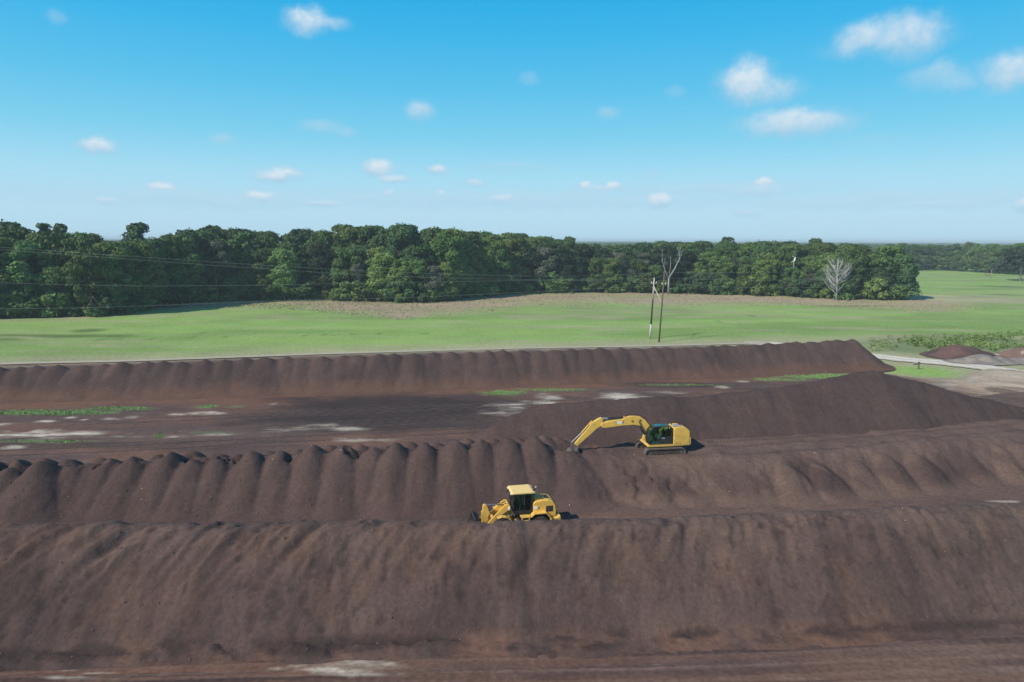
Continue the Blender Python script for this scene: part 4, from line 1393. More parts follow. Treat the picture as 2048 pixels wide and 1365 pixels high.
def wire(label, pxs, depth, rad=.014):
    """pxs: photo points the wire passes; depth: (y at first, y at last)"""
    n = len(pxs)
    pts = []
    for i, (a, b) in enumerate(pxs):
        yy = depth[0] + (depth[1] - depth[0]) * i / (n - 1)
        d = ray(a, b)
        t = yy / d.y
        pts.append(Vector((d.x * t, yy, CAM_H + d.z * t)))
    fine = smooth_line(pts, 8)
    o_ = MB().tube(fine, rad, 5).build('power_line', WIRE, None, smooth=True)
    return tag(o_, label, 'wire', 'power lines strung across the wood and pasture')


yl, yp = 150, 167.5
wire('topmost power line, sagging across the wood left of the two poles', [(-80, 490), (0, 495), (260, 513), (512, 530), (768, 544), (1024, 552), (1180, 552), (1306, 546)], (yl, 170))
wire('second power line from the top, just below the topmost wire on the left', [(-80, 497), (0, 500), (260, 519), (512, 537), (768, 552), (1024, 559), (1180, 560), (1323, 556)], (yl + 1, 165))
wire('middle power line crossing the dark wood halfway up, left of the two poles', [(-80, 560), (0, 566), (260, 572), (512, 571), (768, 566), (1024, 562), (1180, 562), (1302, 566)], (yl, 170))
wire('lowest power line, low along the foot of the wood left of the poles', [(-80, 616), (0, 618), (200, 615), (400, 608), (600, 600), (800, 596), (1050, 585), (1304, 572)], (yl - 2, 169))
wire('topmost power line running right from the taller pole across the wood', [(1324, 545), (1450, 546), (1560, 545), (1700, 540), (1850, 530), (2100, 505)], (165, 190))
wire('middle power line running right from the pole pair across the wood', [(1325, 556), (1450, 560), (1560, 561), (1700, 558), (1850, 550), (2100, 528)], (165, 190))
wire('lowest power line running right from the pole pair across the wood', [(1305, 567), (1450, 574), (1560, 576), (1700, 574), (1850, 567), (2100, 548)], (169, 192))

# small things at the right
m1 = G(1837, 738)
T = thing('standpipe', 'short dark standpipe with a side arm in the grass beside the gravel track', 'standpipe', (m1[0], m1[1], 0), 0)
MB().tube([(0, 0, 0), (0, 0, 1.1)], .13, 10).build('post', STEEL, T)
MB().tube([(0, 0, .82), (-.95, .1, .78)], .09, 8).build('side_arm', STEEL, T)
MB().tube([(0, 0, 1.1), (0, 0, 1.3)], .2, 10).build('valve_cap', STEEL, T)
m2 = G(1975, 553)
T = thing('feed_trough', 'brown wooden feeding trough on legs in the far pasture at the right', 'feed trough', (m2[0], m2[1], 0), .15)
MB().prism([(-1.9, 1.9), (-1.4, 1.2), (1.4, 1.2), (1.9, 1.9), (1.8, 1.9), (1.3, 1.3), (-1.3, 1.3), (-1.8, 1.9)], -.8, .8).build('basin', principled('trough_wood', (.22, .15, .10), .9)[0], T)
for sx in (-1.2, 1.2):
    for sy in (-.6, .6):
        MB().box(sx - .1, sx + .1, sy - .1, sy + .1, 0, 1.25).build('leg', bpy.data.materials['trough_wood'], T)
m3 = G(1982, 556)
o = simple_tube('fence_post', [(m3[0], m3[1], 0), (m3[0], m3[1], 5.6)], .16, WOODP, None, color=(.28, .25, .2))
tag(o, 'tall thin wooden post beside the feeding trough in the far pasture', 'post')


# ------------------------------------------------------------------ leaves, trees, shrubs
LEAF = {
    'dark': leaf_material('leaves_dark', (.040, .074, .026), (.068, .116, .040)),
    'deep': leaf_material('leaves_deep', (.015, .028, .012), (.034, .056, .022)),
    'mid': leaf_material('leaves_mid', (.060, .106, .028), (.100, .160, .042)),
    'light': leaf_material('leaves_light', (.088, .145, .032), (.145, .208, .052)),
    'grey': leaf_material('leaves_greyish', (.060, .072, .045), (.120, .130, .090)),
}


def leaf_quads(cent, nrm, size, rg, tint):
    """one bent leaf clump per centre"""
    n = len(cent)
    a = rg.normal(size=(n, 3))
    nrm = nrm / np.linalg.norm(nrm, axis=1, keepdims=True)
    t = np.cross(nrm, a)
    t /= np.linalg.norm(t, axis=1, keepdims=True) + 1e-9
    b = np.cross(nrm, t)
    s = size[:, None]
    v = np.stack([cent - t * s * rg.uniform(.7, 1.1, (n, 1)) - b * s * .35 + nrm * s * rg.uniform(-.3, .1, (n, 1)), cent + t * s * .3 - b * s * rg.uniform(.7, 1.1, (n, 1)),
                  cent + t * s * rg.uniform(.7, 1.1, (n, 1)) + b * s * .3 + nrm * s * rg.uniform(-.3, .1, (n, 1)), cent - t * s * .2 + b * s * rg.uniform(.7, 1.1, (n, 1))], 1)
    c = np.repeat(tint, 4)
    return v.reshape(-1, 3), np.arange(4 * n).reshape(-1, 4), np.stack([c] * 3, 1)


def crown_mesh(name, seed, H, Rr, zlow, nl, nleaf, lsize, mat, parent, openness=0.0, lobe=(1.5, 3.1), flat=1.0):
    rg = np.random.default_rng(seed)
    cen, rad, tn = [], [], []
    for i in range(nl):
        u = rg.uniform() ** .8
        z = zlow + (H - zlow) * u
        prof = Rr * math.sqrt(max(.04, 1 - ((u - .40) / .62) ** 2))
        a = rg.uniform(0, 2 * math.pi)
        q = prof * math.sqrt(rg.uniform(.25, 1)) * .82
        lr = rg.uniform(*lobe)
        cen.append((q * math.cos(a), q * math.sin(a), min(z, H - lr * .8)))
        rad.append(lr)
        tn.append(rg.uniform(0, 1))
    cen, rad, tn = np.array(cen), np.array(rad), np.array(tn)
    cen[0] = (rg.normal() * .8, rg.normal() * .8, H - rad[0] * .9)
    w = rad ** 2
    idx = rg.choice(nl, nleaf, p=w / w.sum())
    d = rg.normal(size=(nleaf, 3))
    d[:, 2] = d[:, 2] + .35
    d /= np.linalg.norm(d, axis=1, keepdims=True)
    rr = rad[idx] * rg.uniform(.72, 1.06, nleaf) * (1 + .25 * (rg.random(nleaf) < .08))
    c = cen[idx] + d * rr[:, None] * np.array((1, 1, .8 * flat))
    nn = d + rg.normal(size=(nleaf, 3)) * .45
    keep = c[:, 2] > zlow * .5
    c, nn, idx = c[keep], nn[keep], idx[keep]
    tint = np.clip(tn[idx] * .6 + rg.uniform(0, .5, len(c)), 0, 1)
    v, f, col = leaf_quads(c, nn, lsize * rg.uniform(.6, 1.3, len(c)), rg, tint)
    return mesh_np(name, v, f, mat, parent, col, smooth=False), cen


def bark_tubes(name, limbs, parent, color, mat=None):
    m = MB()
    for pts, rs in limbs:
        m.tube(pts, rs, 7)
    o_ = m.build(name, mat or BARK, parent, smooth=True)
    n = len(o_.data.vertices)
    ca = o_.data.attributes.new('tint', 'FLOAT_COLOR', 'POINT')
    c = np.ones((n, 4), np.float32)
    c[:, :3] = color
    ca.data.foreach_set('color', c.ravel())
    return o_


def trunk_limbs(seed, H, cen, r0, zfork=.35, n=9):
    rg = random.Random(seed)
    lean = (rg.uniform(-.06, .06) * H, rg.uniform(-.06, .06) * H)
    top = H * .8
    P_ = [(0, 0, -.2), (lean[0] * .3, lean[1] * .3, H * .25), (lean[0] * .7, lean[1] * .7, H * .5), (lean[0], lean[1], top)]
    out = [(P_, [r0, r0 * .8, r0 * .55, r0 * .15])]
    for k in range(min(n, len(cen))):
        c = cen[-k - 1]
        zf = H * rg.uniform(zfork * .7, zfork + .3)
        t = zf / top
        b = (lean[0] * t, lean[1] * t, zf)
        mid = ((b[0] + c[0]) / 2, (b[1] + c[1]) / 2, (b[2] + c[2]) / 2 - .3)
        out.append(([b, mid, tuple(c)], [r0 * .4, r0 * .28, r0 * .08]))
    return out


def make_tree(seed, H, Rr, zlow, nl, nleaf, kind, bark=(.16, .14, .12), lsize=.55, r0=.42, **kw):
    t = thing('broadleaf_tree', None, None)
    cr, cen = crown_mesh('crown', seed, H, Rr, zlow, nl, nleaf, lsize, LEAF[kind], t, **kw)
    bark_tubes('trunk', trunk_limbs(seed, H, cen, r0), t, bark)
    return t


def dup(root, loc, rz, sc, label, cat, group, lean=0.0):
    r_ = root.copy()
    COL.objects.link(r_)
    r_.location = loc
    r_.rotation_euler = (lean, 0, rz)
    r_.scale = sc
    tag(r_, label, cat, group)
    for ch in [c for c in root.children]:
        c = ch.copy()
        COL.objects.link(c)
        c.parent = r_
    return r_


PH = 24.0
PROTO = []
for i, kd in enumerate(['dark', 'mid', 'deep', 'mid', 'light', 'mid', 'dark', 'mid', 'light', 'dark', 'grey', 'mid']):
    sp_ = [(7.0, 2.5), (7.8, 1.5), (6.0, 4.5), (8.2, 2.0)][i % 4]
    PROTO.append((kd, make_tree(100 + i, PH, sp_[0], sp_[1], 70 if kd != 'grey' else 34, 12500 if kd != 'grey' else 4500, kd, lsize=.36, lobe=(.9, 2.9), bark=(.30, .28, .25) if kd in ('grey', 'light') else (.15, .13, .11))))
SHRUB = []
for i, kd in enumerate(['light', 'mid', 'dark', 'mid', 'light']):
    t = thing('shrub', None, None)
    cr, cen = crown_mesh('foliage', 300 + i, 6.0, 3.6, .4, 18, 1300, .38, LEAF[kd], t, lobe=(.9, 1.7))
    bark_tubes('stem', [([(0, 0, -.1), (.1, 0, 2), tuple(cen[1])], [.12, .1, .03]), ([(.2, .1, -.1), (.4, .2, 1.6), tuple(cen[2])], [.1, .08, .03])], t, (.15, .12, .1))
    SHRUB.append((kd, t))

SKY_PX = [(-250, 444), (0, 446), (60, 452), (90, 462), (108, 450), (122, 466), (133, 454), (150, 470), (170, 464), (195, 474), (206, 484), (250, 482), (262, 480), (320, 480), (345, 470), (360, 459), (410, 461), (434, 456), (450, 464),
          (478, 460), (505, 458), (530, 465), (555, 456), (600, 458), (628, 453), (650, 462), (676, 455), (700, 450), (760, 451), (780, 458), (812, 450), (860, 452), (885, 453), (905, 458), (950, 465), (1000, 467), (1060, 472),
          (1075, 472), (1110, 480), (1135, 477), (1150, 487), (1250, 488), (1300, 483), (1440, 484), (1560, 485), (1640, 486), (1700, 489), (1745, 491), (1780, 505), (1812, 520), (1830, 540), (2000, 560)]
sx_, sy_ = zip(*SKY_PX)


def skyline(px):
    return float(np.interp(px, sx_, sy_))


def height_at(x, y, py):
    """height that reaches photo row py when standing at ground (x, y)"""
    b = (682.5 - py) / F_PX
    # solve along the vertical through (x, y)
    lo, hi = 0.0, 60.0
    for _ in range(30):
        m_ = (lo + hi) / 2
        if proj(x, y, m_)[1] < py:
            hi = m_
        else:
            lo = m_
    return lo


WX = [w[0] for w in WOOD]
WY = [w[1] for w in WOOD]
seglen = np.concatenate([[0], np.cumsum(np.hypot(np.diff(WX), np.diff(WY)))])
TOTAL = seglen[-1]
KW = {'deep': 'deep green', 'dark': 'dark green', 'mid': 'mid green', 'light': 'yellow-green', 'grey': 'thin greyish'}


def zone(px):
    for lim, s in ((330, 'at the far left of the wood'), (620, 'in the left part of the wood'), (880, 'in the tallest middle part of the wood'), (1180, 'in the wood left of the pole pair'),
                   (1420, 'in the wood behind the pole pair'), (1650, 'in the wood right of the pole pair')):
        if px < lim:
            return s
    return 'near the right end of the wood'


rt = random.Random(5)
ROWS = [(2.5, 7.4, .42, .86, 'front row tree'), (11, 9.0, .70, 1.0, 'second row tree'), (23, 10.2, .97, 1.02, 'back row tree'), (37, 11.0, .93, 1.03, 'rearmost tree')]
first = {}
for ri, (off, spc, f0, f1, rw) in enumerate(ROWS):
    s = rt.uniform(0, 5)
    while s < TOTAL:
        x = float(np.interp(s, seglen, WX))
        y = float(np.interp(s, seglen, WY)) + off + rt.uniform(-2.5, 2.5)
        x += rt.uniform(-2, 2) + off * .15 * (1 if x < 0 else -.35)
        px = proj(x, y, 0)[0]
        s += spc * rt.uniform(.75, 1.25)
        if px < -90 or px > 1800 - off * .8:
            continue
        hs_ = height_at(x, y, skyline(px))
        h = hs_ * rt.uniform(f0, f1)
        if ri >= 2 and h < 8:
            continue
        w = rt.random()
        if 870 < px < 935 and ri == 1:
            pool = ['light']
            h = hs_ * .97
        elif px < 260:
            pool = ['dark', 'mid', 'mid', 'light']
        else:
            pool = ['dark', 'deep', 'mid', 'mid', 'mid', 'light', 'light', 'grey'] if ri < 2 else ['dark', 'mid', 'dark', 'mid', 'mid']
        kd = rt.choice(pool)
        cand = [t for k, t in PROTO if k == kd]
        t = rt.choice(cand)
        sz = h / PH
        sw = max(.62, min(1.15, sz * rt.uniform(.85, 1.15) + .12))
        dup(t, (x, y, -.1), rt.uniform(0, 6.28), (sw, sw, sz), '%s %s %s' % (KW[kd], rw, zone(px)), 'tree', 'broadleaf trees of the wood')

# shrubs and creeper mounds along the wood's foot
s = 0
while s < TOTAL:
    x = float(np.interp(s, seglen, WX))
    y = float(np.interp(s, seglen, WY)) + rt.uniform(-2.2, 1.0)
    px = proj(x, y, 0)[0]
    s += rt.uniform(3.2, 6.8)
    if px < -60 or px > 1815:
        continue
    kd, t = rt.choice(SHRUB)
    sz = rt.uniform(.45, 1.35) if rt.random() < .75 else rt.uniform(1.1, 1.7)
    dup(t, (x, y, -.1), rt.uniform(0, 6.28), (sz * rt.uniform(.9, 1.5), sz * 1.1, sz), '%s edge shrub %s' % (KW[kd], zone(px)), 'shrub', 'shrubs along the edge of the wood')


def single(name, label, px, pbase, ptop, kind, Rr, zlow_f, nl, nleaf, seed, bark=(.3, .28, .25), lsize=.5, r0=.4, lobe=(1.3, 2.6), yoff=0.0):
    x, y = G(px, pbase)
    y += yoff
    x = x * (y / (y - yoff)) if yoff else x
    h = height_at(x, y, ptop)
    t = thing('broadleaf_tree', label, 'tree', (x, y, -.1))
    cr, cen = crown_mesh('crown', seed, h, Rr, h * zlow_f, nl, nleaf, lsize, LEAF[kind], t, lobe=lobe)
    bark_tubes('trunk', trunk_limbs(seed, h, cen, r0), t, bark)
    return t


single('', 'tall open-crowned tree standing clear above the skyline in the left part of the wood', 287, 612, 446, 'dark', 4.8, .55, 16, 1500, 501, yoff=14)
single('', 'small round treetop alone on the skyline near the far left, right one of two', 134, 632, 448, 'dark', 2.8, .6, 9, 900, 502, yoff=22, lobe=(1.1, 2))
single('', 'small round treetop alone on the skyline near the far left, left one of two', 107, 632, 446, 'dark', 3.4, .6, 10, 1000, 503, yoff=22, lobe=(1.1, 2))
single('', 'greyish thin-crowned tree with a pale trunk showing, left part of the wood', 380, 607, 470, 'grey', 5.5, .30, 20, 1500, 504, (.42, .38, .33), yoff=0, r0=.35)
single('', 'crooked two-headed treetop poking up on the skyline in the left part', 436, 604, 451, 'dark', 3.4, .7, 9, 800, 505, yoff=24, lobe=(1, 2))
single('', 'tree with two pale trunks showing between dark crowns in the left part of the wood', 500, 602, 464, 'dark', 5.0, .45, 18, 2200, 506, (.45, .42, .36), yoff=4, r0=.4)
single('', 'bright yellow-green tree reaching the skyline, brightest crown of the wood', 905, 600, 459, 'light', 6.2, .2, 34, 4200, 507, (.45, .42, .33), yoff=8)
single('', 'broad dome-topped tree alone on the skyline right of the pole pair', 1449, 590, 474, 'dark', 5.0, .6, 14, 1600, 508, yoff=60)
single('', 'small dome-topped tree on the skyline near the right end of the wood', 1626, 596, 477, 'dark', 3.4, .6, 12, 1200, 509, yoff=60)
single('', 'small double treetop on the skyline left of the pole pair', 1137, 586, 474, 'dark', 3.0, .7, 8, 700, 510, yoff=40, lobe=(1, 1.8))
single('', 'large round dark tree forming the right-hand corner of the wood', 1772, 600, 492, 'mid', 9.6, .04, 60, 8000, 511, yoff=7, r0=.6, lobe=(1.6, 3.0))
single('', 'dense rounded dark tree at the very end of the wood beside the open pasture', 1800, 600, 512, 'dark', 6.6, .03, 46, 6000, 512, yoff=3, r0=.5, lobe=(1.4, 2.6))
single('', 'large spreading dark oak standing in the far pasture at the right edge', 2040, 562, 496, 'deep', 11.5, .16, 46, 5200, 513, lsize=.8, r0=.8, lobe=(2.2, 3.8))
single('', 'small round tree in the far pasture behind the feeding trough', 1990, 551, 528, 'deep', 4.6, .2, 14, 1200, 514, lsize=.7, yoff=30)


def bare_tree(label, px, pbase, ptop, seed, n, spread, color, yoff=0.0, zf=.15, rr=.3):
    x, y = G(px, pbase)
    y2 = y + yoff
    x = x * y2 / y
    h = height_at(x, y2, ptop)
    rg = random.Random(seed)
    limbs = [([(0, 0, -.2), (.1, 0, h * .4), (-.1, 0, h * .75), (.05, 0, h)], [rr, rr * .75, rr * .45, rr * .12])]
    for k in range(n):
        z0 = h * rg.uniform(zf, .75)
        a = rg.uniform(0, 2 * math.pi)
        L_ = spread * rg.uniform(.5, 1) * (1 - .4 * z0 / h)
        e = (L_ * math.cos(a), L_ * math.sin(a) * .6, min(h, z0 + L_ * rg.uniform(.6, 1.4)))
        m_ = (e[0] * .45, e[1] * .45, z0 + (e[2] - z0) * .35)
        limbs.append(([(0, 0, z0), m_, e], [rr * .5, rr * .36, rr * .12]))
        for q in range(3):
            b2 = (rg.uniform(.45, .9))
            s_ = (e[0] * b2, e[1] * b2, m_[2] + (e[2] - m_[2]) * b2)
            limbs.append(([s_, (s_[0] + rg.uniform(-1, 1), s_[1] + rg.uniform(-.6, .6), s_[2] + rg.uniform(.3, 1.6))], [rr * .25, rr * .08]))
    t = thing('dead_tree', label, 'dead tree', (x, y2, 0))
    bark_tubes('trunk', limbs[:1], t, color)
    bark_tubes('branches', limbs[1:], t, color)
    return t


bare_tree('silvery bare dead tree in front of the wood, near its right end', 1672, 600, 517, 601, 44, 8.5, (.46, .45, .44), yoff=-4, zf=.12, rr=.24)
# forked pale tree behind the pole pair
fx, fy = G(1335, 588)
fh = height_at(fx, fy, 494)
t = thing('dead_tree', 'pale bare tree forking into two long limbs, behind the right pole', 'dead tree', (fx, fy - 1.5, 0))
bark_tubes('trunk', [([(0, 0, 0), (0, 0, fh * .34)], [.42, .34])], t, (.30, .30, .28))
bark_tubes('limb', [([(0, 0, fh * .33), (2.6, 0, fh * .55), (4.4, 0, fh * .74), (4.6, 0, fh * .98)], [.34, .28, .18, .06]), ([(4.3, 0, fh * .72), (5.8, 0, fh * .92)], [.14, .05]), ([(4.4, 0, fh * .8), (3.2, 0, fh * 1.0)], [.12, .04])], t, (.34, .34, .31))
bark_tubes('limb', [([(0, 0, fh * .33), (-1.8, 0, fh * .50), (-3.2, 0, fh * .72), (-3.5, 0, fh * .95)], [.26, .22, .14, .05]), ([(.1, 0, fh * .36), (.6, 0, fh * .6), (.4, 0, fh * .8)], [.2, .14, .05]), ([(-2.6, 0, fh * .62), (-1.6, 0, fh * .8)], [.12, .04])], t, (.28, .28, .26))
rgf = random.Random(9)
tw = []
for k in range(46):
    s_ = rgf.choice([(4.4, fh * .78), (3.6, fh * .66), (5.4, fh * .88), (-3.3, fh * .78), (-2.4, fh * .62), (.4, fh * .75), (4.6, fh * .92), (-3.5, fh * .88)])
    a_ = rgf.uniform(-1, 1)
    tw.append(([(s_[0] + rgf.uniform(-.2, .2), rgf.uniform(-.2, .2), s_[1]), (s_[0] + a_ * 1.0, rgf.uniform(-.8, .8), s_[1] + rgf.uniform(.4, 1.4)), (s_[0] + a_ * 1.7, rgf.uniform(-1, 1), s_[1] + rgf.uniform(1.0, 2.6))], [.06, .04, .015]))
bark_tubes('twigs', tw, t, (.26, .25, .23))
# bleached broken limb high in the canopy
sx1, sy1 = G(1580, 592)
t = thing('dead_tree', 'broken snag with a bright white stub showing high between the crowns', 'dead tree', (sx1, sy1 - 1.5, 0))
hz = height_at(sx1, sy1, 520)
bark_tubes('trunk', [([(0, 0, 0), (.2, 0, hz - .6)], [.35, .28])], t, (.2, .18, .16))
bark_tubes('stub', [([(.2, 0, hz - 1.0), (.5, -.1, hz), (.7, -.1, hz + 1.2)], [.2, .45, .22]), ([(.3, 0, hz - .5), (-.9, 0, hz - .9)], [.16, .1]), ([(.1, 0, hz + 1.2), (-.5, 0, hz + 1.7)], [.14, .1])], t, (.72, .70, .62))

# wood behind the right-hand pasture
FARB = [(1815, 541), (1900, 541), (1960, 545), (2048, 550), (2150, 556)]
fpts = [G(*p) for p in FARB]
fl = np.concatenate([[0], np.cumsum([math.dist(fpts[i], fpts[i + 1]) for i in range(len(fpts) - 1)])])
for ri, (off, spc, f0, f1, rw) in enumerate([(2, 9.5, .55, .85, 'front row'), (16, 12, .85, 1.05, 'second row'), (34, 13, 1.0, 1.15, 'back row')]):
    s = rt.uniform(0, 6)
    while s < fl[-1]:
        x = float(np.interp(s, fl, [p[0] for p in fpts])) + rt.uniform(-2, 2)
        y = float(np.interp(s, fl, [p[1] for p in fpts])) + off + rt.uniform(-3, 3)
        s += spc * rt.uniform(.8, 1.2)
        px = proj(x, y, 0)[0]
        if px > 2090:
            continue
        kd = rt.choice(['dark', 'mid', 'mid', 'light'])
        t = rt.choice([q for k, q in PROTO if k == kd])
        sz = 21 / PH * rt.uniform(f0, f1)
        sw = rt.uniform(.8, 1.15)
        place = 'beyond the right pasture, left half' if px < 1940 else 'beyond the right pasture, behind the trough'
        dup(t, (x, y, -.1), rt.uniform(0, 6.28), (sw, sw, sz), '%s %s tree %s' % (KW[kd], rw, place), 'tree', 'trees of the far wood beyond the right pasture')

for _, t in PROTO + SHRUB:           # the patterns themselves are not part of the scene
    for ch in list(t.children):
        bpy.data.objects.remove(ch)
    bpy.data.objects.remove(t)

# far-off woodland, one mass to the horizon
bmi = bmesh.new()
bmesh.ops.create_icosphere(bmi, subdivisions=2, radius=1)
iv = np.array([v.co[:] for v in bmi.verts])
ifc = np.array([[v.index for v in f.verts] for f in bmi.faces])
bmi.free()
kv = iv[:, 2] > -.35
ifc = ifc[kv[ifc].all(1)]
used = np.unique(ifc)
re_ = np.zeros(len(iv), int)
re_[used] = np.arange(len(used))
iv, ifc = iv[used], re_[ifc]


def domes(y0, y1, sp, r, h, xf=.95):
    out = []
    y = y0
    while y < y1:
        xm = xf * y + 60
        x = -xm
        while x < xm:
            out.append((x + rt.uniform(-.4, .4) * sp, y + rt.uniform(-.4, .4) * sp, r * rt.uniform(.7, 1.25), h * rt.uniform(.8, 1.15)))
            x += sp
        y += sp
    return out


bx = [p[0] for p in WOOD] + [230, 330, 345]
by_ = [p[1] + 46 for p in WOOD] + [420, 640, 668]
dm = [d for d in domes(330, 640, 11, 7, 17) if d[1] > np.interp(d[0], bx, by_) and (d[0] < 150 or d[1] > 660 or (d[0] < 170 + (d[1] - 300) * .42 - 25 and d[1] > 355))]
dm += [d for d in domes(655, 1300, 17, 10, 17)]
dm += domes(1300, 2600, 34, 20, 17)
dm += domes(2600, 7000, 90, 55, 18)
# a few emergent crowns
dm = np.array(dm)
n = len(dm)
nv = len(iv)
V = np.repeat(iv[None], n, 0) * (1 + rng.uniform(-.22, .22, (n, nv, 1)))
V = V * np.stack([dm[:, 2], dm[:, 2], dm[:, 3] * .42], 1)[:, None]
V += np.stack([dm[:, 0], dm[:, 1], dm[:, 3] * .58], 1)[:, None]
tn = np.repeat(rng.uniform(.0, 1, n), nv) * .7 + rng.uniform(0, .3, n * nv)
Fc = (ifc[None] + (np.arange(n) * nv)[:, None, None]).reshape(-1, 3)
o = mesh_np('far_wood', V.reshape(-1, 3), Fc, leaf_material('leaves_far', (.026, .055, .020), (.080, .125, .040), 0.0), None, np.stack([tn] * 3, 1), smooth=False, fsize=3)
tag(o, 'distant woodland canopy running to the horizon behind everything', 'woodland', kind='stuff')


# ------------------------------------------------------------------ grasses, weeds, clods
def blades(name, pts, h, w, base, var, label, cat, zf=None, mat=None, seed=1, nper=3):
    rg = np.random.default_rng(seed)
    P_ = np.repeat(np.array(pts, float), nper, 0)
    n_ = len(P_)
    P_[:, :2] += rg.normal(size=(n_, 2)) * w * 1.2
    a = rg.uniform(0, 2 * math.pi, n_)
    hh = h * rg.uniform(.5, 1.3, n_)
    ww = w * rg.uniform(.6, 1.4, n_)
    z0 = np.zeros(n_) if zf is None else zf(P_[:, 0], P_[:, 1])
    dx, dy = np.cos(a) * ww, np.sin(a) * ww
    lx_, ly_ = rg.normal(size=n_) * h * .22, rg.normal(size=n_) * h * .22
    v = np.stack([np.stack([P_[:, 0] - dx, P_[:, 1] - dy, z0 - .05], 1), np.stack([P_[:, 0] + dx, P_[:, 1] + dy, z0 - .05], 1),
                  np.stack([P_[:, 0] + dx * .5 + lx_, P_[:, 1] + dy * .5 + ly_, z0 + hh], 1), np.stack([P_[:, 0] - dx * .5 + lx_, P_[:, 1] - dy * .5 + ly_, z0 + hh * .9], 1)], 1)
    c = np.array(base)[None] * rg.uniform(1 - var, 1 + var, (n_, 1)) * rg.uniform(.92, 1.08, (n_, 3))
    o_ = mesh_np(name, v.reshape(-1, 3), np.arange(4 * n_).reshape(-1, 4), mat or GRASSM, None, np.repeat(c, 4, 0), smooth=False)
    return tag(o_, label, cat, kind='stuff')


GRASSM = attr_material('grass_blades', fine=1.0, amp=.15, bump=0)
rg = np.random.default_rng(77)
pts = []
bandx, bandw = [-170, -140, -110, -60, 0, 60, 150, 200], [0, 0, 24, 44, 72, 66, 46, 26]
while len(pts) < 8000:
    x = rg.uniform(-122, 172)
    wy = np.interp(x, WX, WY)
    b = np.interp(x, bandx, bandw)
    d = rg.uniform(0, 1) ** 1.3 * b * 1.05
    if b < 4 or fbm(np.array([x * .07]), np.array([(wy - d) * .16]), 3, 80)[0] < rg.uniform(.25, .62):
        continue
    pts.append((x, wy - d - .5))
blades('tall_grass', pts, .26, .10, (.36, .31, .20), .12, 'tan and pinkish tall dry grass between the wood and the pasture', 'tall grass', seed=81, nper=3)

pts = []
for k in range(800):
    px, py = rg.uniform(1740, 2120), rg.uniform(663, 703)
    if py < 668 + (2048 - px) * .035 or rg.random() > np.interp(px, [1740, 1800, 1950], [.25, .6, 1]):
        continue
    if fbm(np.array([px * .05]), np.array([py * .08]), 2, 82)[0] < .38:
        continue
    q = G(px, py)
    pts.append(q)
cl = np.repeat(np.array(pts), 26, 0)
n_ = len(cl)
hgt = np.repeat(rg.uniform(.4, 1.3, len(pts)), 26)
zz = rg.uniform(.05, 1, n_) * hgt
c3 = np.stack([cl[:, 0] + rg.normal(size=n_) * .33, cl[:, 1] + rg.normal(size=n_) * .33, zz], 1)
nn = rg.normal(size=(n_, 3)) + np.array((0, 0, .4))
tt = np.clip(np.repeat(rg.uniform(0, 1, len(pts)), 26) * .7 + rg.uniform(0, .4, n_), 0, 1)
v, f, col = leaf_quads(c3, nn, np.full(n_, .17), rg, tt)
o = mesh_np('weeds', v, f, leaf_material('weed_leaves', (.08, .14, .035), (.22, .30, .09), 0), None, col, smooth=False)
tag(o, 'tall leafy green weeds in loose rows beyond the gravel track at the right', 'weeds', kind='stuff')

pts = []
for (a, b, w, h, k) in [(95, 826, 125, 6, 420), (240, 818, 62, 4, 160), (415, 814, 16, 3, 40), (320, 873, 9, 2.5, 40), (1010, 787, 46, 4, 200), (1110, 781, 60, 2.5, 110), (1640, 753, 72, 5, 330), (1560, 760, 55, 3, 90),
                        (1350, 771, 90, 1.6, 60), (80, 884, 90, 2.5, 90)]:
    for _ in range(k):
        r0, th = math.sqrt(rg.random()), rg.uniform(0, 2 * math.pi)
        q = G(a + w * r0 * math.cos(th), b + h * r0 * math.sin(th))
        pts.append(q)
blades('low_weeds', pts, .15, .06, (.22, .32, .10), .35, 'patches of low green weeds growing on the bare yard', 'weeds', seed=84, nper=6)

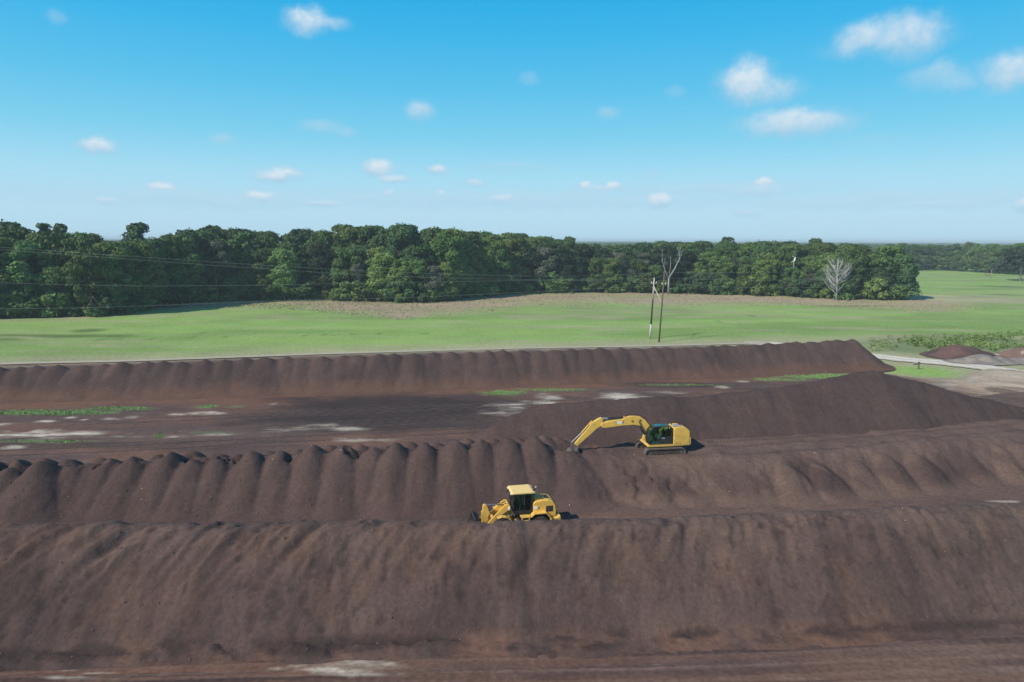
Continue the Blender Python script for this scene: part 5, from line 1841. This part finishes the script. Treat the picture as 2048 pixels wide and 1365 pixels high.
def clods(name, fn, x0, x1, y0, y1, count, s0, s1, color, label, mat, seed, hmin=.3):
    rg_ = np.random.default_rng(seed)
    x, y = rg_.uniform(x0, x1, count), rg_.uniform(y0, y1, count)
    z = fn(x[None], y[None])[0]
    k = z > hmin
    x, y, z = x[k], y[k], z[k]
    m_ = len(x)
    base = np.array([(1, 0, 0), (-1, 0, 0), (0, 1, 0), (0, -1, 0), (0, 0, 1), (0, 0, -1)], float)
    fc = np.array([(0, 2, 4), (2, 1, 4), (1, 3, 4), (3, 0, 4), (2, 0, 5), (1, 2, 5), (3, 1, 5), (0, 3, 5)])
    s_ = s0 * (s1 / s0) ** (rg_.random(m_) ** 2.2)
    V_ = base[None] * rg_.uniform(.5, 1.2, (m_, 6, 1)) * s_[:, None, None] + rg_.normal(size=(m_, 6, 3)) * .15 * s_[:, None, None]
    V_ += np.stack([x, y, z + s_ * .25], 1)[:, None]
    F_ = (fc[None] + (np.arange(m_) * 6)[:, None, None]).reshape(-1, 3)
    c = np.repeat(np.array(color)[None] * rg_.uniform(.7, 1.3, (m_, 1)), 6, 0)
    o_ = mesh_np(name, V_.reshape(-1, 3), F_, mat, None, c, smooth=False, fsize=3)
    return tag(o_, label, 'soil clods', kind='stuff')


clods('soil_clods', hA, -48, 58, 34, 50, 2600, .03, .09, (.14, .095, .08), 'loose dark clods lying on the front windrow', M_SOIL, 90, .08)
clods('soil_clods', hB, -52, 70, 56, 72, 1700, .04, .11, (.14, .095, .08), 'loose dark clods lying on the middle windrow and the bench', M_SOIL, 91)
clods('pale_stones', hA, -48, 58, 36, 50, 70, .02, .06, (.55, .50, .44), 'scattered pale stones on the front windrow', M_ROAD, 92)
clods('pale_stones', hB, -50, 70, 56, 68, 50, .03, .08, (.55, .50, .44), 'scattered pale stones on the middle windrow', M_ROAD, 93)
clods('pale_stones', hD, -90, 70, 94, 134, 40, .05, .12, (.5, .46, .4), 'a few pale stones on the long back windrow', M_ROAD, 94)

# ------------------------------------------------------------------ air
HZ = MB().box(-9200, 9200, -500, 14300, -1.2, 36)
hm = bpy.data.materials.new('haze_air')
hm.use_nodes = True
hn = hm.node_tree
hn.nodes.clear()
ho_ = N(hn, 'ShaderNodeOutputMaterial')
pv = N(hn, 'ShaderNodeVolumePrincipled', Density=HAZE_D, Anisotropy=0.0)
pv.inputs['Color'].default_value = (.84, .97, 1.0, 1)
hn.links.new(pv.outputs[0], ho_.inputs['Volume'])
hz_ = HZ.build('haze', hm)
hz_.display_type = 'WIRE'
tag(hz_, 'thin blue air haze over the whole landscape', 'haze', kind='stuff')
